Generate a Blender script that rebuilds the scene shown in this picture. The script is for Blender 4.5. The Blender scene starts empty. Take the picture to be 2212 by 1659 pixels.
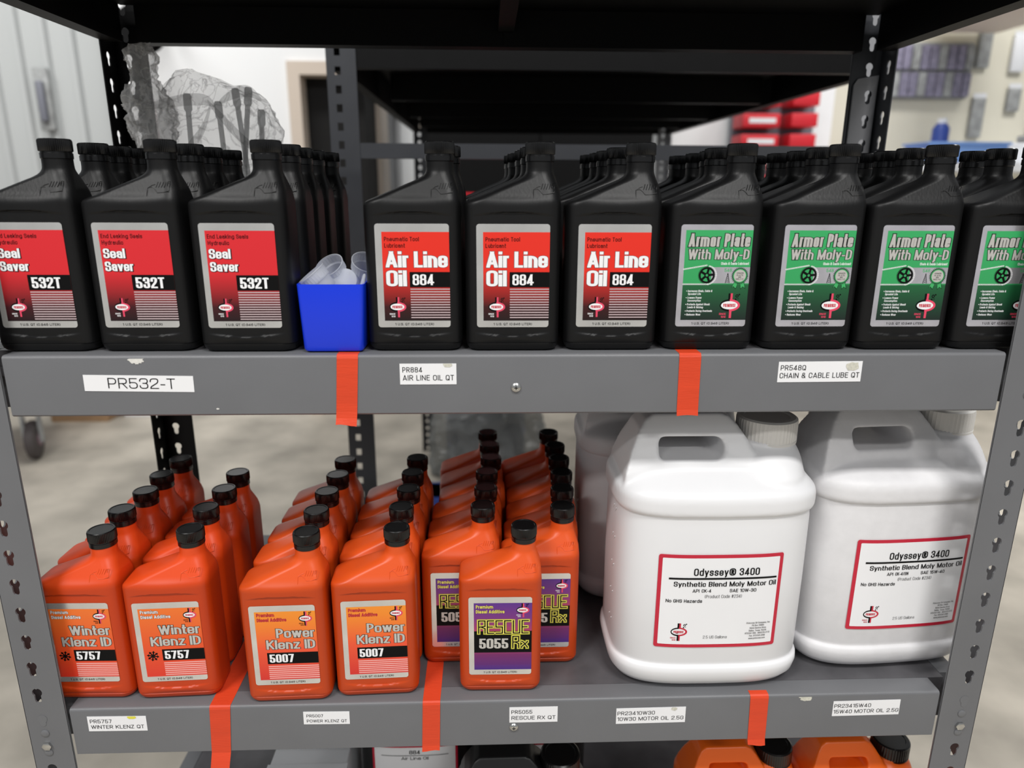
import bpy, bmesh, math, random
from mathutils import Vector, Matrix, noise
from mathutils.geometry import tessellate_polygon
random.seed(7)
sc = bpy.context.scene
col = sc.collection
R = math.radians
Z1 = 1.22            # top of the upper grey shelf
Z2 = 0.7634          # top of the lower grey shelf
Z3 = 0.352           # bottom shelf
LIFT = .0008         # hair of clearance under things that stand on the decks
ZT = 1.609           # underside of the black top shelf
# ------------------------------------------------------------------ camera
YAW, PITCH, ROLL, FPX = 0.03667, 0.27087, 0.00497, 1535.08
cam_loc = Vector((-0.03282, -0.76863, 0.17987 + Z1))
f_ = Vector((math.sin(YAW)*math.cos(PITCH), math.cos(YAW)*math.cos(PITCH), -math.sin(PITCH)))
r_ = Vector((math.cos(YAW), -math.sin(YAW), 0))
u_ = r_.cross(f_)
r2 = r_*math.cos(ROLL) + u_*math.sin(ROLL)
u2 = -r_*math.sin(ROLL) + u_*math.cos(ROLL)
cd = bpy.data.cameras.new('camera')
cam = bpy.data.objects.new('camera', cd); col.objects.link(cam)
cam.matrix_world = Matrix(((r2.x, u2.x, -f_.x, cam_loc.x), (r2.y, u2.y, -f_.y, cam_loc.y), (r2.z, u2.z, -f_.z, cam_loc.z), (0, 0, 0, 1)))
cd.sensor_fit = 'HORIZONTAL'; cd.sensor_width = 36; cd.lens = FPX/2212*36
cd.clip_start = 0.02; cd.clip_end = 60
cd.dof.use_dof = True; cd.dof.focus_distance = 0.885; cd.dof.aperture_fstop = 3.2
sc.camera = cam
sc.cycles.transparent_max_bounces = 24
# ------------------------------------------------------------------ world, lamps, exposure
w = bpy.data.worlds.new('world'); sc.world = w; w.use_nodes = True
w.node_tree.nodes['Background'].inputs[0].default_value = (0.94, 0.97, 1.0, 1)
w.node_tree.nodes['Background'].inputs[1].default_value = 0.30
def area(name, loc, sx, sy, power, aim=None, color=(1, .985, .96)):
    l = bpy.data.lights.new(name, 'AREA'); l.shape = 'RECTANGLE'; l.size = sx; l.size_y = sy; l.energy = power; l.color = color
    o = bpy.data.objects.new(name, l); col.objects.link(o); o.location = loc
    if aim: o.rotation_euler = (Vector(aim)-Vector(loc)).to_track_quat('-Z', 'Y').to_euler()
    return o
# rows of ceiling strip lamps over the aisle in front of the shelf, and unseen lamps added to brighten the hall behind it
for i, (x, y, p) in enumerate([(-1.7, -1.8, 66), (0.9, -1.8, 66), (-2.4, -3.8, 56), (1.6, -3.8, 56)]):
    area('ceiling_strip_lamp', (x, y, 4.1), 1.3, 0.35, p)
for i, (x, y, p, ax, ay) in enumerate([(-3.2, 2.3, 18, -3.3, 4.0), (-1.5, 2.2, 16, -1.6, 3.6), (1.7, 2.8, 11, 1.8, 4.3), (3.3, 2.6, 16, 3.4, 4.3), (-.3, 6.2, 24, -.8, 7.4), (3.4, 1.4, 42, 3.2, 1.5)]):
    l = area('hall_fill_light', (x, y, 3.9), 1.2, 0.4, p, (ax, ay, 1.4)); l.data.spread = R(110)
vs = sc.view_settings
vs.view_transform = 'Standard'; vs.look = 'None'; vs.gamma = 1; vs.use_curve_mapping = False; vs.exposure = 0.2
# ------------------------------------------------------------------ materials
MATS = {}
def s2l(c):
    return tuple(((v/255)/12.92 if v/255 <= .04045 else ((v/255+.055)/1.055)**2.4) for v in c)
def mat(name, rgb, rough=.5, metal=0, spec=.5, noise_amt=0, noise_scale=40, bump=0, bump_scale=200, alpha=1, stretch=None, coat=0):
    """procedural principled material; rgb is sRGB 0..255; noise_amt varies the colour, bump the relief"""
    if name in MATS: return MATS[name]
    m = bpy.data.materials.new(name); m.use_nodes = True; MATS[name] = m
    nt = m.node_tree; b = nt.nodes['Principled BSDF']
    c = s2l(rgb)
    b.inputs['Base Color'].default_value = (*c, 1); b.inputs['Roughness'].default_value = rough
    b.inputs['Metallic'].default_value = metal; b.inputs['Specular IOR Level'].default_value = spec
    b.inputs['Alpha'].default_value = alpha
    if coat: b.inputs['Coat Weight'].default_value = coat
    tc = nt.nodes.new('ShaderNodeTexCoord'); mp = nt.nodes.new('ShaderNodeMapping')
    nt.links.new(tc.outputs['Object'], mp.inputs[0])
    if stretch: mp.inputs['Scale'].default_value = stretch
    if noise_amt:
        n = nt.nodes.new('ShaderNodeTexNoise'); n.inputs['Scale'].default_value = noise_scale; n.inputs['Detail'].default_value = 6
        nt.links.new(mp.outputs[0], n.inputs[0])
        r = nt.nodes.new('ShaderNodeValToRGB'); nt.links.new(n.outputs[0], r.inputs[0])
        r.color_ramp.elements[0].position = .3; r.color_ramp.elements[1].position = .7
        r.color_ramp.elements[0].color = (*[max(0, v*(1-noise_amt)) for v in c], 1)
        r.color_ramp.elements[1].color = (*[min(1, v*(1+noise_amt)) for v in c], 1)
        nt.links.new(r.outputs[0], b.inputs['Base Color'])
    if bump:
        n2 = nt.nodes.new('ShaderNodeTexNoise'); n2.inputs['Scale'].default_value = bump_scale; n2.inputs['Detail'].default_value = 3
        nt.links.new(mp.outputs[0], n2.inputs[0])
        bp = nt.nodes.new('ShaderNodeBump'); bp.inputs['Strength'].default_value = bump; bp.inputs['Distance'].default_value = .001
        nt.links.new(n2.outputs[0], bp.inputs['Height']); nt.links.new(bp.outputs[0], b.inputs['Normal'])
    return m
def zgrad(name, stops, rough=.35, spec=.5, metal=0):
    """print whose ink colour changes with height: stops are (z, rgb)"""
    m = bpy.data.materials.new(name); m.use_nodes = True; MATS[name] = m
    nt = m.node_tree; b = nt.nodes['Principled BSDF']; b.inputs['Roughness'].default_value = rough
    b.inputs['Specular IOR Level'].default_value = spec; b.inputs['Metallic'].default_value = metal
    tc = nt.nodes.new('ShaderNodeTexCoord'); sx = nt.nodes.new('ShaderNodeSeparateXYZ'); mr = nt.nodes.new('ShaderNodeMapRange')
    z0, z1 = stops[0][0], stops[-1][0]
    mr.inputs[1].default_value = z0; mr.inputs[2].default_value = z1
    r = nt.nodes.new('ShaderNodeValToRGB'); e = r.color_ramp.elements
    nt.links.new(tc.outputs['Object'], sx.inputs[0]); nt.links.new(sx.outputs[2], mr.inputs[0]); nt.links.new(mr.outputs[0], r.inputs[0])
    nt.links.new(r.outputs[0], b.inputs['Base Color'])
    while len(e) < len(stops): e.new(.5)
    for i, (z, c) in enumerate(stops):
        e[i].position = i/(len(stops)-1)
    for i, (z, c) in list(enumerate(stops))[1:-1]:
        e[i].position = (z-z0)/(z1-z0)
    for i, (z, c) in enumerate(stops): e[i].color = (*s2l(c), 1)
    return m
mat('grey_paint', (106, 107, 110), .42, 0, .5, .05, 9, .10, 900)
mat('deck_paint', (86, 85, 88), .38, 0, .5, .18, 26, .10, 500)
mat('black_paint', (13, 13, 14), .5, 0, .15, .1, 30)
mat('dark_paint', (56, 58, 63), .45, 0, .5, .1, 12)
mat('black_plastic', (13, 13, 14), .43, 0, .32, .15, 50, .16, 420, stretch=(1, 1, .12))
mat('black_cap', (12, 12, 13), .26, 0, .5)
mat('gallon_black', (22, 22, 23), .4)
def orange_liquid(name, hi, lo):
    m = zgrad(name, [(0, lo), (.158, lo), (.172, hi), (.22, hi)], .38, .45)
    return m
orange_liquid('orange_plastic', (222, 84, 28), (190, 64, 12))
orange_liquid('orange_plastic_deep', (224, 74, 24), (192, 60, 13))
mat('orange_jug', (238, 102, 22), .35)
mat('white_plastic', (230, 230, 232), .38, 0, .45, .015, 14)
mat('white_plastic_dusty', (222, 221, 223), .5, 0, .4, .03, 60, .2, 120)
mat('white_cap', (222, 219, 214), .42)
mat('silver_foil', (228, 227, 224), .27, .75, .5, .10, 22, .5, 24)
mat('silver_foil_rainbow', (228, 225, 231), .22, .75, .5, .14, 30, .7, 30)
mat('ink_black', (9, 9, 10), .5, 0, .15)
mat('ink_white', (240, 240, 242), .4)
mat('ink_pink', (226, 70, 100), .4)
mat('ink_crimson', (196, 32, 58), .4)
mat('ink_darkred', (140, 24, 14), .4)
mat('ink_grey', (70, 70, 72), .4)
mat('ink_yellow', (240, 228, 110), .4)
mat('ink_yellow_dim', (176, 176, 40), .4)
mat('ink_green', (62, 170, 98), .4)
mat('ink_deepgreen', (22, 70, 44), .4)
mat('ink_stripe', (222, 200, 204), .35, .5)
mat('ink_stripe_pink', (244, 178, 172), .4)
mat('ink_purple_line', (96, 34, 104), .4)
mat('ink_silver', (206, 203, 198), .35, .35)
mat('paper_white', (238, 238, 240), .5, 0, .4, .01, 20)
mat('paper_stained', (205, 203, 190), .6, 0, .3, .15, 400)
mat('glue_white', (220, 218, 212), .6, 0, .3, .1, 900)
mat('yellow_stain', (226, 218, 70), .6)
mat('orange_tape', (216, 68, 34), .5, 0, .4, .05, 30, .3, 260, stretch=(.3, 1, 3))
mat('zinc', (200, 200, 198), .25, 1, .5, .08, 200)
mat('blue_plastic', (14, 56, 222), .25, 0, .5)
mat('concrete', (177, 170, 158), .6, 0, .4, .3, 3.2, .1, 60)
mat('wall_white', (236, 237, 238), .7)
mat('wall_metal', (184, 187, 187), .5, 0, .4)
mat('beige_frame', (206, 192, 178), .6)
mat('dark_void', (14, 13, 13), .9)
mat('pegboard', (216, 212, 196), .7)
mat('red_box', (206, 34, 48), .45)
mat('grey_box', (116, 118, 128), .5)
mat('cardboard', (158, 128, 98), .8, 0, .2, .08, 20)
mat('tyre', (74, 68, 68), .7)
mat('mauve_frame', (150, 120, 132), .5)
mat('blue_light', (128, 168, 232), .4)
mat('blue_dark', (44, 70, 150), .4)
mat('package_purple', (130, 126, 146), .4, 0, .5, .35, 30)
mat('package_grey', (150, 152, 152), .5, 0, .5, .3, 20)
mat('package_white', (226, 228, 232), .4)
def film(name, tint, clear, rough=.18, glow=.5, crease=0):
    """thin plastic: part clear, the rest a mix of surface gloss and light let through"""
    m = bpy.data.materials.new(name); m.use_nodes = True; MATS[name] = m
    nt = m.node_tree; b = nt.nodes['Principled BSDF']; out = nt.nodes['Material Output']; c = (*s2l(tint), 1)
    b.inputs['Base Color'].default_value = c; b.inputs['Roughness'].default_value = rough
    tl = nt.nodes.new('ShaderNodeBsdfTranslucent'); tl.inputs[0].default_value = c
    mi = nt.nodes.new('ShaderNodeMixShader'); mi.inputs[0].default_value = glow
    tr = nt.nodes.new('ShaderNodeBsdfTransparent'); mx = nt.nodes.new('ShaderNodeMixShader'); mx.inputs[0].default_value = 1-clear
    nt.links.new(b.outputs[0], mi.inputs[1]); nt.links.new(tl.outputs[0], mi.inputs[2])
    nt.links.new(tr.outputs[0], mx.inputs[1]); nt.links.new(mi.outputs[0], mx.inputs[2]); nt.links.new(mx.outputs[0], out.inputs[0])
    if crease:   # folds where the film lies double and scatters more
        tc = nt.nodes.new('ShaderNodeTexCoord'); n = nt.nodes.new('ShaderNodeTexNoise'); n.inputs['Scale'].default_value = 17; n.inputs['Detail'].default_value = 5; n.inputs['Distortion'].default_value = 1.6
        a1 = nt.nodes.new('ShaderNodeMath'); a1.operation = 'SUBTRACT'; a1.inputs[1].default_value = .5; a2 = nt.nodes.new('ShaderNodeMath'); a2.operation = 'ABSOLUTE'
        mr = nt.nodes.new('ShaderNodeMapRange'); mr.inputs[1].default_value = 0; mr.inputs[2].default_value = .035; mr.inputs[3].default_value = 1-clear+crease; mr.inputs[4].default_value = 1-clear
        n2 = nt.nodes.new('ShaderNodeTexNoise'); n2.inputs['Scale'].default_value = 60; n2.inputs['Detail'].default_value = 4; bp = nt.nodes.new('ShaderNodeBump'); bp.inputs['Strength'].default_value = .7; bp.inputs['Distance'].default_value = .004
        nt.links.new(tc.outputs['Object'], n.inputs[0]); nt.links.new(n.outputs[0], a1.inputs[0]); nt.links.new(a1.outputs[0], a2.inputs[0]); nt.links.new(a2.outputs[0], mr.inputs[0]); nt.links.new(mr.outputs[0], mx.inputs[0])
        nt.links.new(tc.outputs['Object'], n2.inputs[0]); nt.links.new(n2.outputs[0], bp.inputs['Height']); nt.links.new(bp.outputs[0], b.inputs['Normal'])
    return m
film('clear_film', (190, 190, 190), .80, .14, .4, .28)
film('fold_film', (190, 190, 190), .60, .2, .45)
film('grey_film', (150, 152, 150), .35, .25)
film('frosted', (240, 243, 248), .42, .22, .5)
film('tube_plastic', (206, 208, 210), .42, .3, .6)
film('gather_film_lit', (226, 226, 226), .62, .12, .35, .3)  # paler tint puts the lit look of the gathered wrinkles into the film
# ------------------------------------------------------------------ mesh helpers
class MB:
    def __init__(s): s.v = []; s.f = []; s.m = []
    def add(s, verts, faces, mi=0):
        o = len(s.v); s.v += [tuple(p) for p in verts]
        s.f += [tuple(i+o for i in f) for f in faces]; s.m += [mi]*len(faces); return s
    def box(s, x0, x1, y0, y1, z0, z1, mi=0):
        v = [(x0, y0, z0), (x1, y0, z0), (x1, y1, z0), (x0, y1, z0), (x0, y0, z1), (x1, y0, z1), (x1, y1, z1), (x0, y1, z1)]
        return s.add(v, [(0, 3, 2, 1), (4, 5, 6, 7), (0, 1, 5, 4), (1, 2, 6, 5), (2, 3, 7, 6), (3, 0, 4, 7)], mi)
    def loft(s, rings, cap0=True, cap1=True, mi=0, closed=True):
        n = len(rings[0]); v = [p for r in rings for p in r]; f = []
        for i in range(len(rings)-1):
            for j in range(n if closed else n-1):
                k = (j+1) % n; f.append((i*n+j, i*n+k, (i+1)*n+k, (i+1)*n+j))
        if cap0: f.append(tuple(reversed(range(n))))
        if cap1: f.append(tuple(range((len(rings)-1)*n, len(rings)*n)))
        return s.add(v, f, mi)
    def lathe(s, prof, n=32, cx=0, cy=0, mi=0, cap0=True, cap1=True, rib=0):
        rings = []
        for k, p in enumerate(prof):
            r, z = p[0], p[1]; rr = p[2] if len(p) > 2 else 0
            rings.append([(cx+(r-(rr if j % 2 else 0))*math.cos(2*math.pi*j/n), cy+(r-(rr if j % 2 else 0))*math.sin(2*math.pi*j/n), z) for j in range(n)])
        return s.loft(rings, cap0, cap1, mi)
    def tube(s, pts, r, n=8, mi=0, caps=True):
        pts = [Vector(p) for p in pts]; rr = r if isinstance(r, (list, tuple)) else [r]*len(pts); rings = []
        for i, p in enumerate(pts):
            t = (pts[min(i+1, len(pts)-1)]-pts[max(i-1, 0)]).normalized()
            a = t.cross(Vector((0, 0, 1))) if abs(t.z) < .95 else t.cross(Vector((1, 0, 0)))
            a.normalize(); b = t.cross(a)
            rings.append([tuple(p+(a*math.cos(2*math.pi*j/n)+b*math.sin(2*math.pi*j/n))*rr[i]) for j in range(n)])
        return s.loft(rings, caps, caps, mi)
    def holed(s, outer, hole, y0, y1, mi=0):
        """plate in XZ between y0 (front) and y1 with one hole; outer and hole are (x, z) loops"""
        pts = [(x, z) for x, z in outer]+[(x, z) for x, z in hole]
        tri = tessellate_polygon([[Vector((x, z, 0)) for x, z in outer], [Vector((x, z, 0)) for x, z in hole]])
        n = len(pts); no = len(outer)
        v = [(x, y0, z) for x, z in pts]+[(x, y1, z) for x, z in pts]
        f = [t for t in tri]+[(a+n, c+n, b+n) for a, b, c in tri]
        for L, o in ((len(hole), no),):
            for j in range(L):
                k = (j+1) % L; f.append((o+j, o+k, o+k+n, o+j+n))
        return s.add(v, f, mi)
    def mesh(s, name, mats, smooth=0):
        me = bpy.data.meshes.new(name); me.from_pydata(s.v, [], s.f)
        for m in mats: me.materials.append(MATS[m])
        me.polygons.foreach_set('material_index', s.m)
        bm = bmesh.new(); bm.from_mesh(me); bmesh.ops.recalc_face_normals(bm, faces=bm.faces); bm.to_mesh(me); bm.free()
        if smooth:
            me.polygons.foreach_set('use_smooth', [True]*len(me.polygons)); me.set_sharp_from_angle(angle=R(smooth))
        me.update(); return me
    def build(s, name, mats, parent=None, smooth=0):
        if isinstance(mats, str): mats = [mats]
        return link(name, s.mesh(name, mats, smooth), parent)
def link(name, me, parent=None, loc=None, rz=0):
    o = bpy.data.objects.new(name, me); col.objects.link(o)
    if parent: o.parent = parent
    if loc is not None: o.location = loc
    if rz: o.rotation_euler.z = rz
    return o
def tag(o, label=None, cat=None, group=None, kind=None):
    if label: o['label'] = label
    if cat: o['category'] = cat
    if group: o['group'] = group
    if kind: o['kind'] = kind
    return o
def thing(name, label, cat, loc=(0, 0, 0), rz=0, group=None):
    return tag(link(name, None, None, loc, rz), label, cat, group)
def box(name, m, x0, x1, y0, y1, z0, z1, parent=None, bev=0):
    o = MB().box(x0, x1, y0, y1, z0, z1).build(name, m, parent)
    if bev:
        bm = bmesh.new(); bm.from_mesh(o.data)
        bmesh.ops.bevel(bm, geom=bm.edges[:], offset=bev, segments=2, affect='EDGES', profile=.5); bm.to_mesh(o.data); bm.free()
        o.data.polygons.foreach_set('use_smooth', [True]*len(o.data.polygons)); o.data.set_sharp_from_angle(angle=R(45))
    return o
def struct(o): o['kind'] = 'structure'; return o
# ------------------------------------------------------------------ the setting
flo = struct(box('floor', 'concrete', -9, 9, -6, 9, -.1, 0))
# ribbed metal wall at the left
mb = MB(); prof = []
x = -5.4
while x < -2.16:
    prof += [(x, 4.02), (x+.105, 4.02), (x+.118, 3.99), (x+.148, 3.99), (x+.161, 4.02)]; x += .161
mb.loft([[(a, b, 0) for a, b in prof], [(a, b, 0.0+3.4) for a, b in prof]], False, False, closed=False)
mb.box(-5.4, -2.16, 4.06, 4.10, 0, 3.4)
wl = struct(mb.build('wall_left', 'wall_metal'))
# white wall with the doorway, then the passage wall running back
door_x0, door_x1, YW = -1.075, -.62, 3.6
wb = struct(MB().box(-2.14, door_x0-.07, YW, YW+.1, 0, 3.4).box(door_x0-.07, -.74, YW, YW+.1, 2.07, 3.4).build('wall_back', 'wall_white'))
d1 = struct(MB().box(door_x0-.07, door_x0, YW-.03, YW+.13, 0, 2.07).box(door_x0, -.74, YW-.03, YW+.13, 2.0, 2.07).build('trim_1', 'beige_frame'))
struct(box('doorway_dark', 'dark_void', door_x0, -.74, YW+.11, YW+.15, 0, 2.0))  # dark sheet standing in for the unlit room behind the doorway
pw = MB().box(-.86, -.78, 3.75, 4.4, 0, 1.98).build('wall_passage', 'dark_void'); struct(pw)
struct(MB().box(-.80, -.74, 3.75, 8.6, 1.98, 2.10).box(-.80, -.745, 4.4, 4.75, 0, 1.98).build('trim_2', 'beige_frame'))
struct(box('door_2', 'dark_paint', -.86, -.79, 4.75, 5.6, 0, 1.98))
struct(box('wall_passage_end', 'wall_white', -.86, -.75, 5.6, 8.6, 0, 1.98))
struct(box('wall_far', 'wall_white', -.74, 5.2, 8.6, 8.7, 0, 3.4))
struct(box('wall_right', 'pegboard', 2.30, 5.6, 4.24, 4.3, 0, 3.4))
struct(box('trim_3', 'beige_frame', 2.86, 3.24, 2.5, 4.1, 2.36, 2.52))
# ------------------------------------------------------------------ shelving
KP = .0381
def keyhole(cx, cz, rc=.0061, hw=.0040, tot=.0215):
    pts = []; top = cz+tot/2-rc
    a0 = math.asin(hw/rc)
    for k in range(13):
        a = -math.pi/2+a0+(2*math.pi-2*a0)*k/12
        pts.append((cx+rc*math.cos(a), top+rc*math.sin(a)))
    zb = cz-tot/2+hw
    for k in range(5):
        a = math.pi+math.pi*k/4
        pts.append((cx+hw*math.cos(a), zb+hw*math.sin(a)))
    return pts
def sqhole(cx, cz, w=.0125, h=.0165):
    return [(cx-w/2, cz-h/2), (cx+w/2, cz-h/2), (cx+w/2, cz+h/2), (cx-w/2, cz+h/2)]
def flange(mb, w, hx, z0, n, hole, holed, t=.002):
    """perforated strip from x=0..w at y=0..t, hole centred on hx in every cell"""
    for i in range(n):
        a = z0+i*KP
        if holed(i):
            mb.holed([(0, a), (w, a), (w, a+KP), (0, a+KP)], hole(hx, a+KP/2), 0, t)
        else:
            mb.box(0, w, 0, t, a, a+KP)
    mb.box(-.0002, .0006, 0, t, z0, z0+n*KP); mb.box(w-.0006, w+.0002, 0, t, z0, z0+n*KP)
def post_mesh(name, m, n, z0, hole=keyhole, w=.0503, sidew=.045, hx=.0303, skip=(), t=.002):
    """angle post: front flange x 0..w facing -y, side flange at x=w running back"""
    mb = MB(); flange(mb, w, hx, z0, n, hole, lambda i: i not in skip, t)
    sb = MB(); flange(sb, sidew, sidew*.55, z0, n, hole, lambda i: True, t)
    mb.add([(w-t+y, x+t, z) for x, y, z in sb.v], sb.f)
    return mb.mesh(name, [m], 0)
HB = .0697          # beam height
HX = .5632          # inner edge of the posts
unit = thing('steel_shelving_unit', 'grey boltless steel shelving unit with keyhole posts holding all the oil bottles', 'shelving')
kz0 = Z1-.09087     # a keyhole centre height on the front posts
nlow = int((kz0)/KP)
zb = kz0-KP/2-nlow*KP+KP*1
NP = int((1.74-zb)/KP)
# cells hidden behind rivets at the beams stay closed
low_cells = [i for i in range(NP) if Z2-.083 < zb+(i+.5)*KP < Z2-.005]
up_cells = [i for i in range(NP) if Z1-.075 < zb+(i+.5)*KP < Z1-.004]
pm = post_mesh('front_post', 'grey_paint', NP, zb, skip=set(low_cells+up_cells))
def post(name, me, x, y, sx, sy):
    o = link(name, me, unit, (x, y, 0)); o.scale = (sx, sy, 1); return o
fr = post('post', pm, HX, 0, 1, 1); fl = post('post', pm, -HX, 0, -1, 1)
rm = post_mesh('rear_post', 'black_paint', NP, zb, skip=set())
rm2 = rm.copy(); rm2.materials[0] = MATS['dark_paint']  # right rear post in paler paint, its lit look put into the colour
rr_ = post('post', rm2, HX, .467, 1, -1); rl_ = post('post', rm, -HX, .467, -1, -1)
sb_ = MB(); flange(sb_, .040, .026, 1.22, 9, keyhole, lambda i: True, .0015)  # added keyholed plate, imitates light falling on the right rear flange
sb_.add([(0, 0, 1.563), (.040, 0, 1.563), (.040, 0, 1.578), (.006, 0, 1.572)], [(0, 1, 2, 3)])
mat('lit_grey_paint', (150, 151, 155), .45)  # pale grey with the lit look painted in
o = sb_.build('lit_look_plate', 'lit_grey_paint', unit); o.location = (HX+.006, .4615, 0)
foot = MB().box(0, .055, -.005, .05, 0, zb+.001).mesh('foot', ['black_paint'])
for (x, y, sx, sy) in ((HX, 0, 1, 1), (-HX, 0, -1, 1), (HX, .467, 1, -1), (-HX, .467, -1, -1)):
    post('foot', foot, x, y, sx, sy)
def beam(z1, y0, y1, m, x=HX-.003, h=HB):
    prof = []; rr = .004
    front = min(y0, y1)
    for k in range(5):
        a = math.pi/2+math.pi/2*k/4
        prof.append((y0+rr+rr*math.cos(a), z1-rr+rr*math.sin(a)))
    prof += [(y0, z1-h+.002), (y0+.002, z1-h), (y1, z1-h), (y1, z1)]
    mb = MB().loft([[(-x, p[0], p[1]) for p in prof], [(x, p[0], p[1]) for p in prof]])
    return mb.build('beam', m, unit, 40)
b_up = beam(Z1, .0022, .03, 'grey_paint'); b_lo = beam(Z2, .0022, .03, 'grey_paint'); b_bt = beam(Z3, .0022, .03, 'grey_paint')
beam(ZT+HB, .0022, .03, 'black_paint')
for z, m in ((Z1, 'grey_paint'), (Z2, 'grey_paint'), (Z3, 'grey_paint'), (ZT+HB, 'black_paint')):
    o = MB().box(-HX, HX, .436, .464, z-HB, z).build('rear_beam', m, unit)
    for s in (-1, 1):
        MB().box(min(s*.583, s*.6095), max(s*.583, s*.6095), .04, .43, z-HB, z).build('side_beam', m, unit)
for z, m in ((Z1, 'deck_paint'), (Z2, 'deck_paint'), (Z3, 'deck_paint'), (ZT+HB, 'black_paint')):
    MB().box(-.582, .582, .0305, .4355, z-.018, z).build('shelf_deck', m, unit)
    MB().box(-.582, .582, .0305, .034, z-.03, z-.0185).build('deck_lip', m, unit)
    # centre support bar under the deck
    MB().box(-.013, .011, .036, .43, z-.05, z-.0185).build('centre_support', m, unit)
MB().box(-.0045, .03, .432, .4356, ZT+.003, ZT+HB-.012).build('support_flange', 'black_paint', unit)
def lathe_y(prof, n=20):
    """lathe around -y: prof (r, depth towards the viewer)"""
    mb = MB().lathe(prof, n); mb.v = [(x, -z, y) for x, y, z in mb.v]; return mb
def bolt(name, x, y, z, prof, m, n=20):
    o = lathe_y(prof, n).build(name, m, unit, 35); o.location = (x, y, z); return o
screw = [(.0056, 0), (.0058, .0006), (.0048, .0019), (.0030, .0027), (.0012, .0030)]
for z in (1.1817, .7225):
    o = bolt('screw', 0, .002, z, screw, 'zinc')
    s = MB().box(-.0022, .0022, -.0032, -.0028, -.0005, .0005).box(-.0005, .0005, -.0032, -.0028, -.0022, .0022).build('cross_slot', 'dark_void', o)
bolt('screw', .009, .4355, 1.637, screw, 'zinc')
rivet = [(.0052, 0), (.0052, .0008), (.0040, .0015), (.0015, .0017)]
for s in (-1, 1):
    X = s*(HX+.0303)
    for z, m in ((Z2-.014, 0), (Z2-.033, 1), (Z2-.0515, 2), (Z2-.062, 1), (Z1-.02, 1), (Z1-.05, 1)):
        if m == 0:
            loop = keyhole(0, 0, .0060, .0038, .017)
            mb = MB().loft([[(a, -.0004, b) for a, b in loop], [(a, -.0001, b) for a, b in loop]])
            o = mb.build('pressed_keyhole', 'grey_paint', unit); o.location = (X, 0, z)
        elif m == 1: bolt('rivet', X, .0, z, rivet, 'grey_paint')
        else: bolt('hex_bolt', X, .0, z, [(.0060, 0), (.0060, .003), (.0050, .0036), (.001, .0037)], 'zinc', 6)
# paint and glue remains on the beams
def blob(name, x, z, rx, rz, m, label, cat='residue', half=False, seed=0, y=.0021):
    rnd = random.Random(seed); pts = []
    for k in range(22):
        a = (math.pi+math.pi*k/21) if half else 2*math.pi*k/22
        q = .85+.3*rnd.random(); pts.append((x+rx*math.cos(a)*q, z+rz*math.sin(a)*q))
    mb = MB().loft([[(a, y, b) for a, b in pts], [(a, y-.0003, b) for a, b in pts]])
    return mb.build(name, m, unit)
blob('paint_chip', -.4167, 1.2165, .0085, .006, 'glue_white', '', half=True, seed=1)
blob('paint_chip', .382, .7595, .0085, .006, 'paper_stained', '', half=True, seed=2)
blob('paint_chip', -.334, 1.1585, .0018, .0008, 'glue_white', '', seed=4)
# ------------------------------------------------------------------ stroke lettering
XH = .74
G = {}
def g(ch, w, segs='', curves='', lo=0, hi=1): G[ch] = (w, segs, curves, lo, hi)
# S = straight strokes "x,y x,y; ..."   C = curved paths, 'r' marks a rounded corner, 'z' closes the path
g('A', 1.12, '0,0 .5,1; 1,0 .5,1; .2,.27 .8,.27'); g('B', 1, '0,0 0,1', '0,1 1,1r 1,.53r 0,.53; 0,.53 1,.53r 1,0r 0,0')
g('C', 1, '', '1,.66 1,1r 0,1r 0,0r 1,0r 1,.34'); g('D', 1, '0,0 0,1', '0,1 1,1r 1,0r 0,0')
g('E', .86, '0,0 0,1; 0,1 1,1; 0,.52 .92,.52; 0,0 1,0'); g('F', .84, '0,0 0,1; 0,1 1,1; 0,.52 .9,.52')
g('G', 1.04, '.55,.46 1,.46', '1,.68 1,1r 0,1r 0,0r 1,0r 1,.46'); g('H', 1, '0,0 0,1; 1,0 1,1; 0,.52 1,.52'); g('I', 0, '0,0 0,1')
g('J', .85, '', '1,1 1,0r 0,0r 0,.3'); g('K', 1.04, '0,0 0,1; 0,.36 1,1; .3,.56 1,0'); g('L', .84, '0,0 0,1; 0,0 1,0')
g('M', 1.35, '0,0 0,1; 1,0 1,1; 0,1 .5,.1; 1,1 .5,.1'); g('N', 1.05, '0,0 0,1; 1,0 1,1; 0,1 1,0'); g('O', 1.06, '', '0,0r 1,0r 1,1r 0,1r z')
g('P', .98, '0,0 0,1', '0,1 1,1r 1,.43r 0,.43'); g('Q', 1.06, '.58,.24 1,0', '0,0r 1,0r 1,1r 0,1r z'); g('R', 1.02, '0,0 0,1; .5,.45 1,0', '0,1 1,1r 1,.47r 0,.47')
g('S', 1, '', '1,.7 1,1r 0,1r 0,.52r 1,.52r 1,0r 0,0r 0,.3'); g('T', .96, '0,1 1,1; .5,0 .5,1'); g('U', 1, '', '0,1 0,0r 1,0r 1,1')
g('V', 1.05, '0,1 .5,0; 1,1 .5,0'); g('W', 1.55, '0,1 .25,0; .25,0 .5,1; .5,1 .75,0; .75,0 1,1'); g('X', 1, '0,0 1,1; 0,1 1,0'); g('Y', 1, '0,1 .5,.45; 1,1 .5,.45; .5,0 .5,.5'); g('Z', .95, '0,1 1,1; 0,0 1,0; 0,0 1,1')
g('0', 1, '', '0,0r 1,0r 1,1r 0,1r z'); g('1', .55, '1,0 1,1; 0,.8 1,1'); g('2', 1, '0,0 1,0', '0,.68 0,1r 1,1r 1,.6r 0,.18r 0,0')
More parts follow.
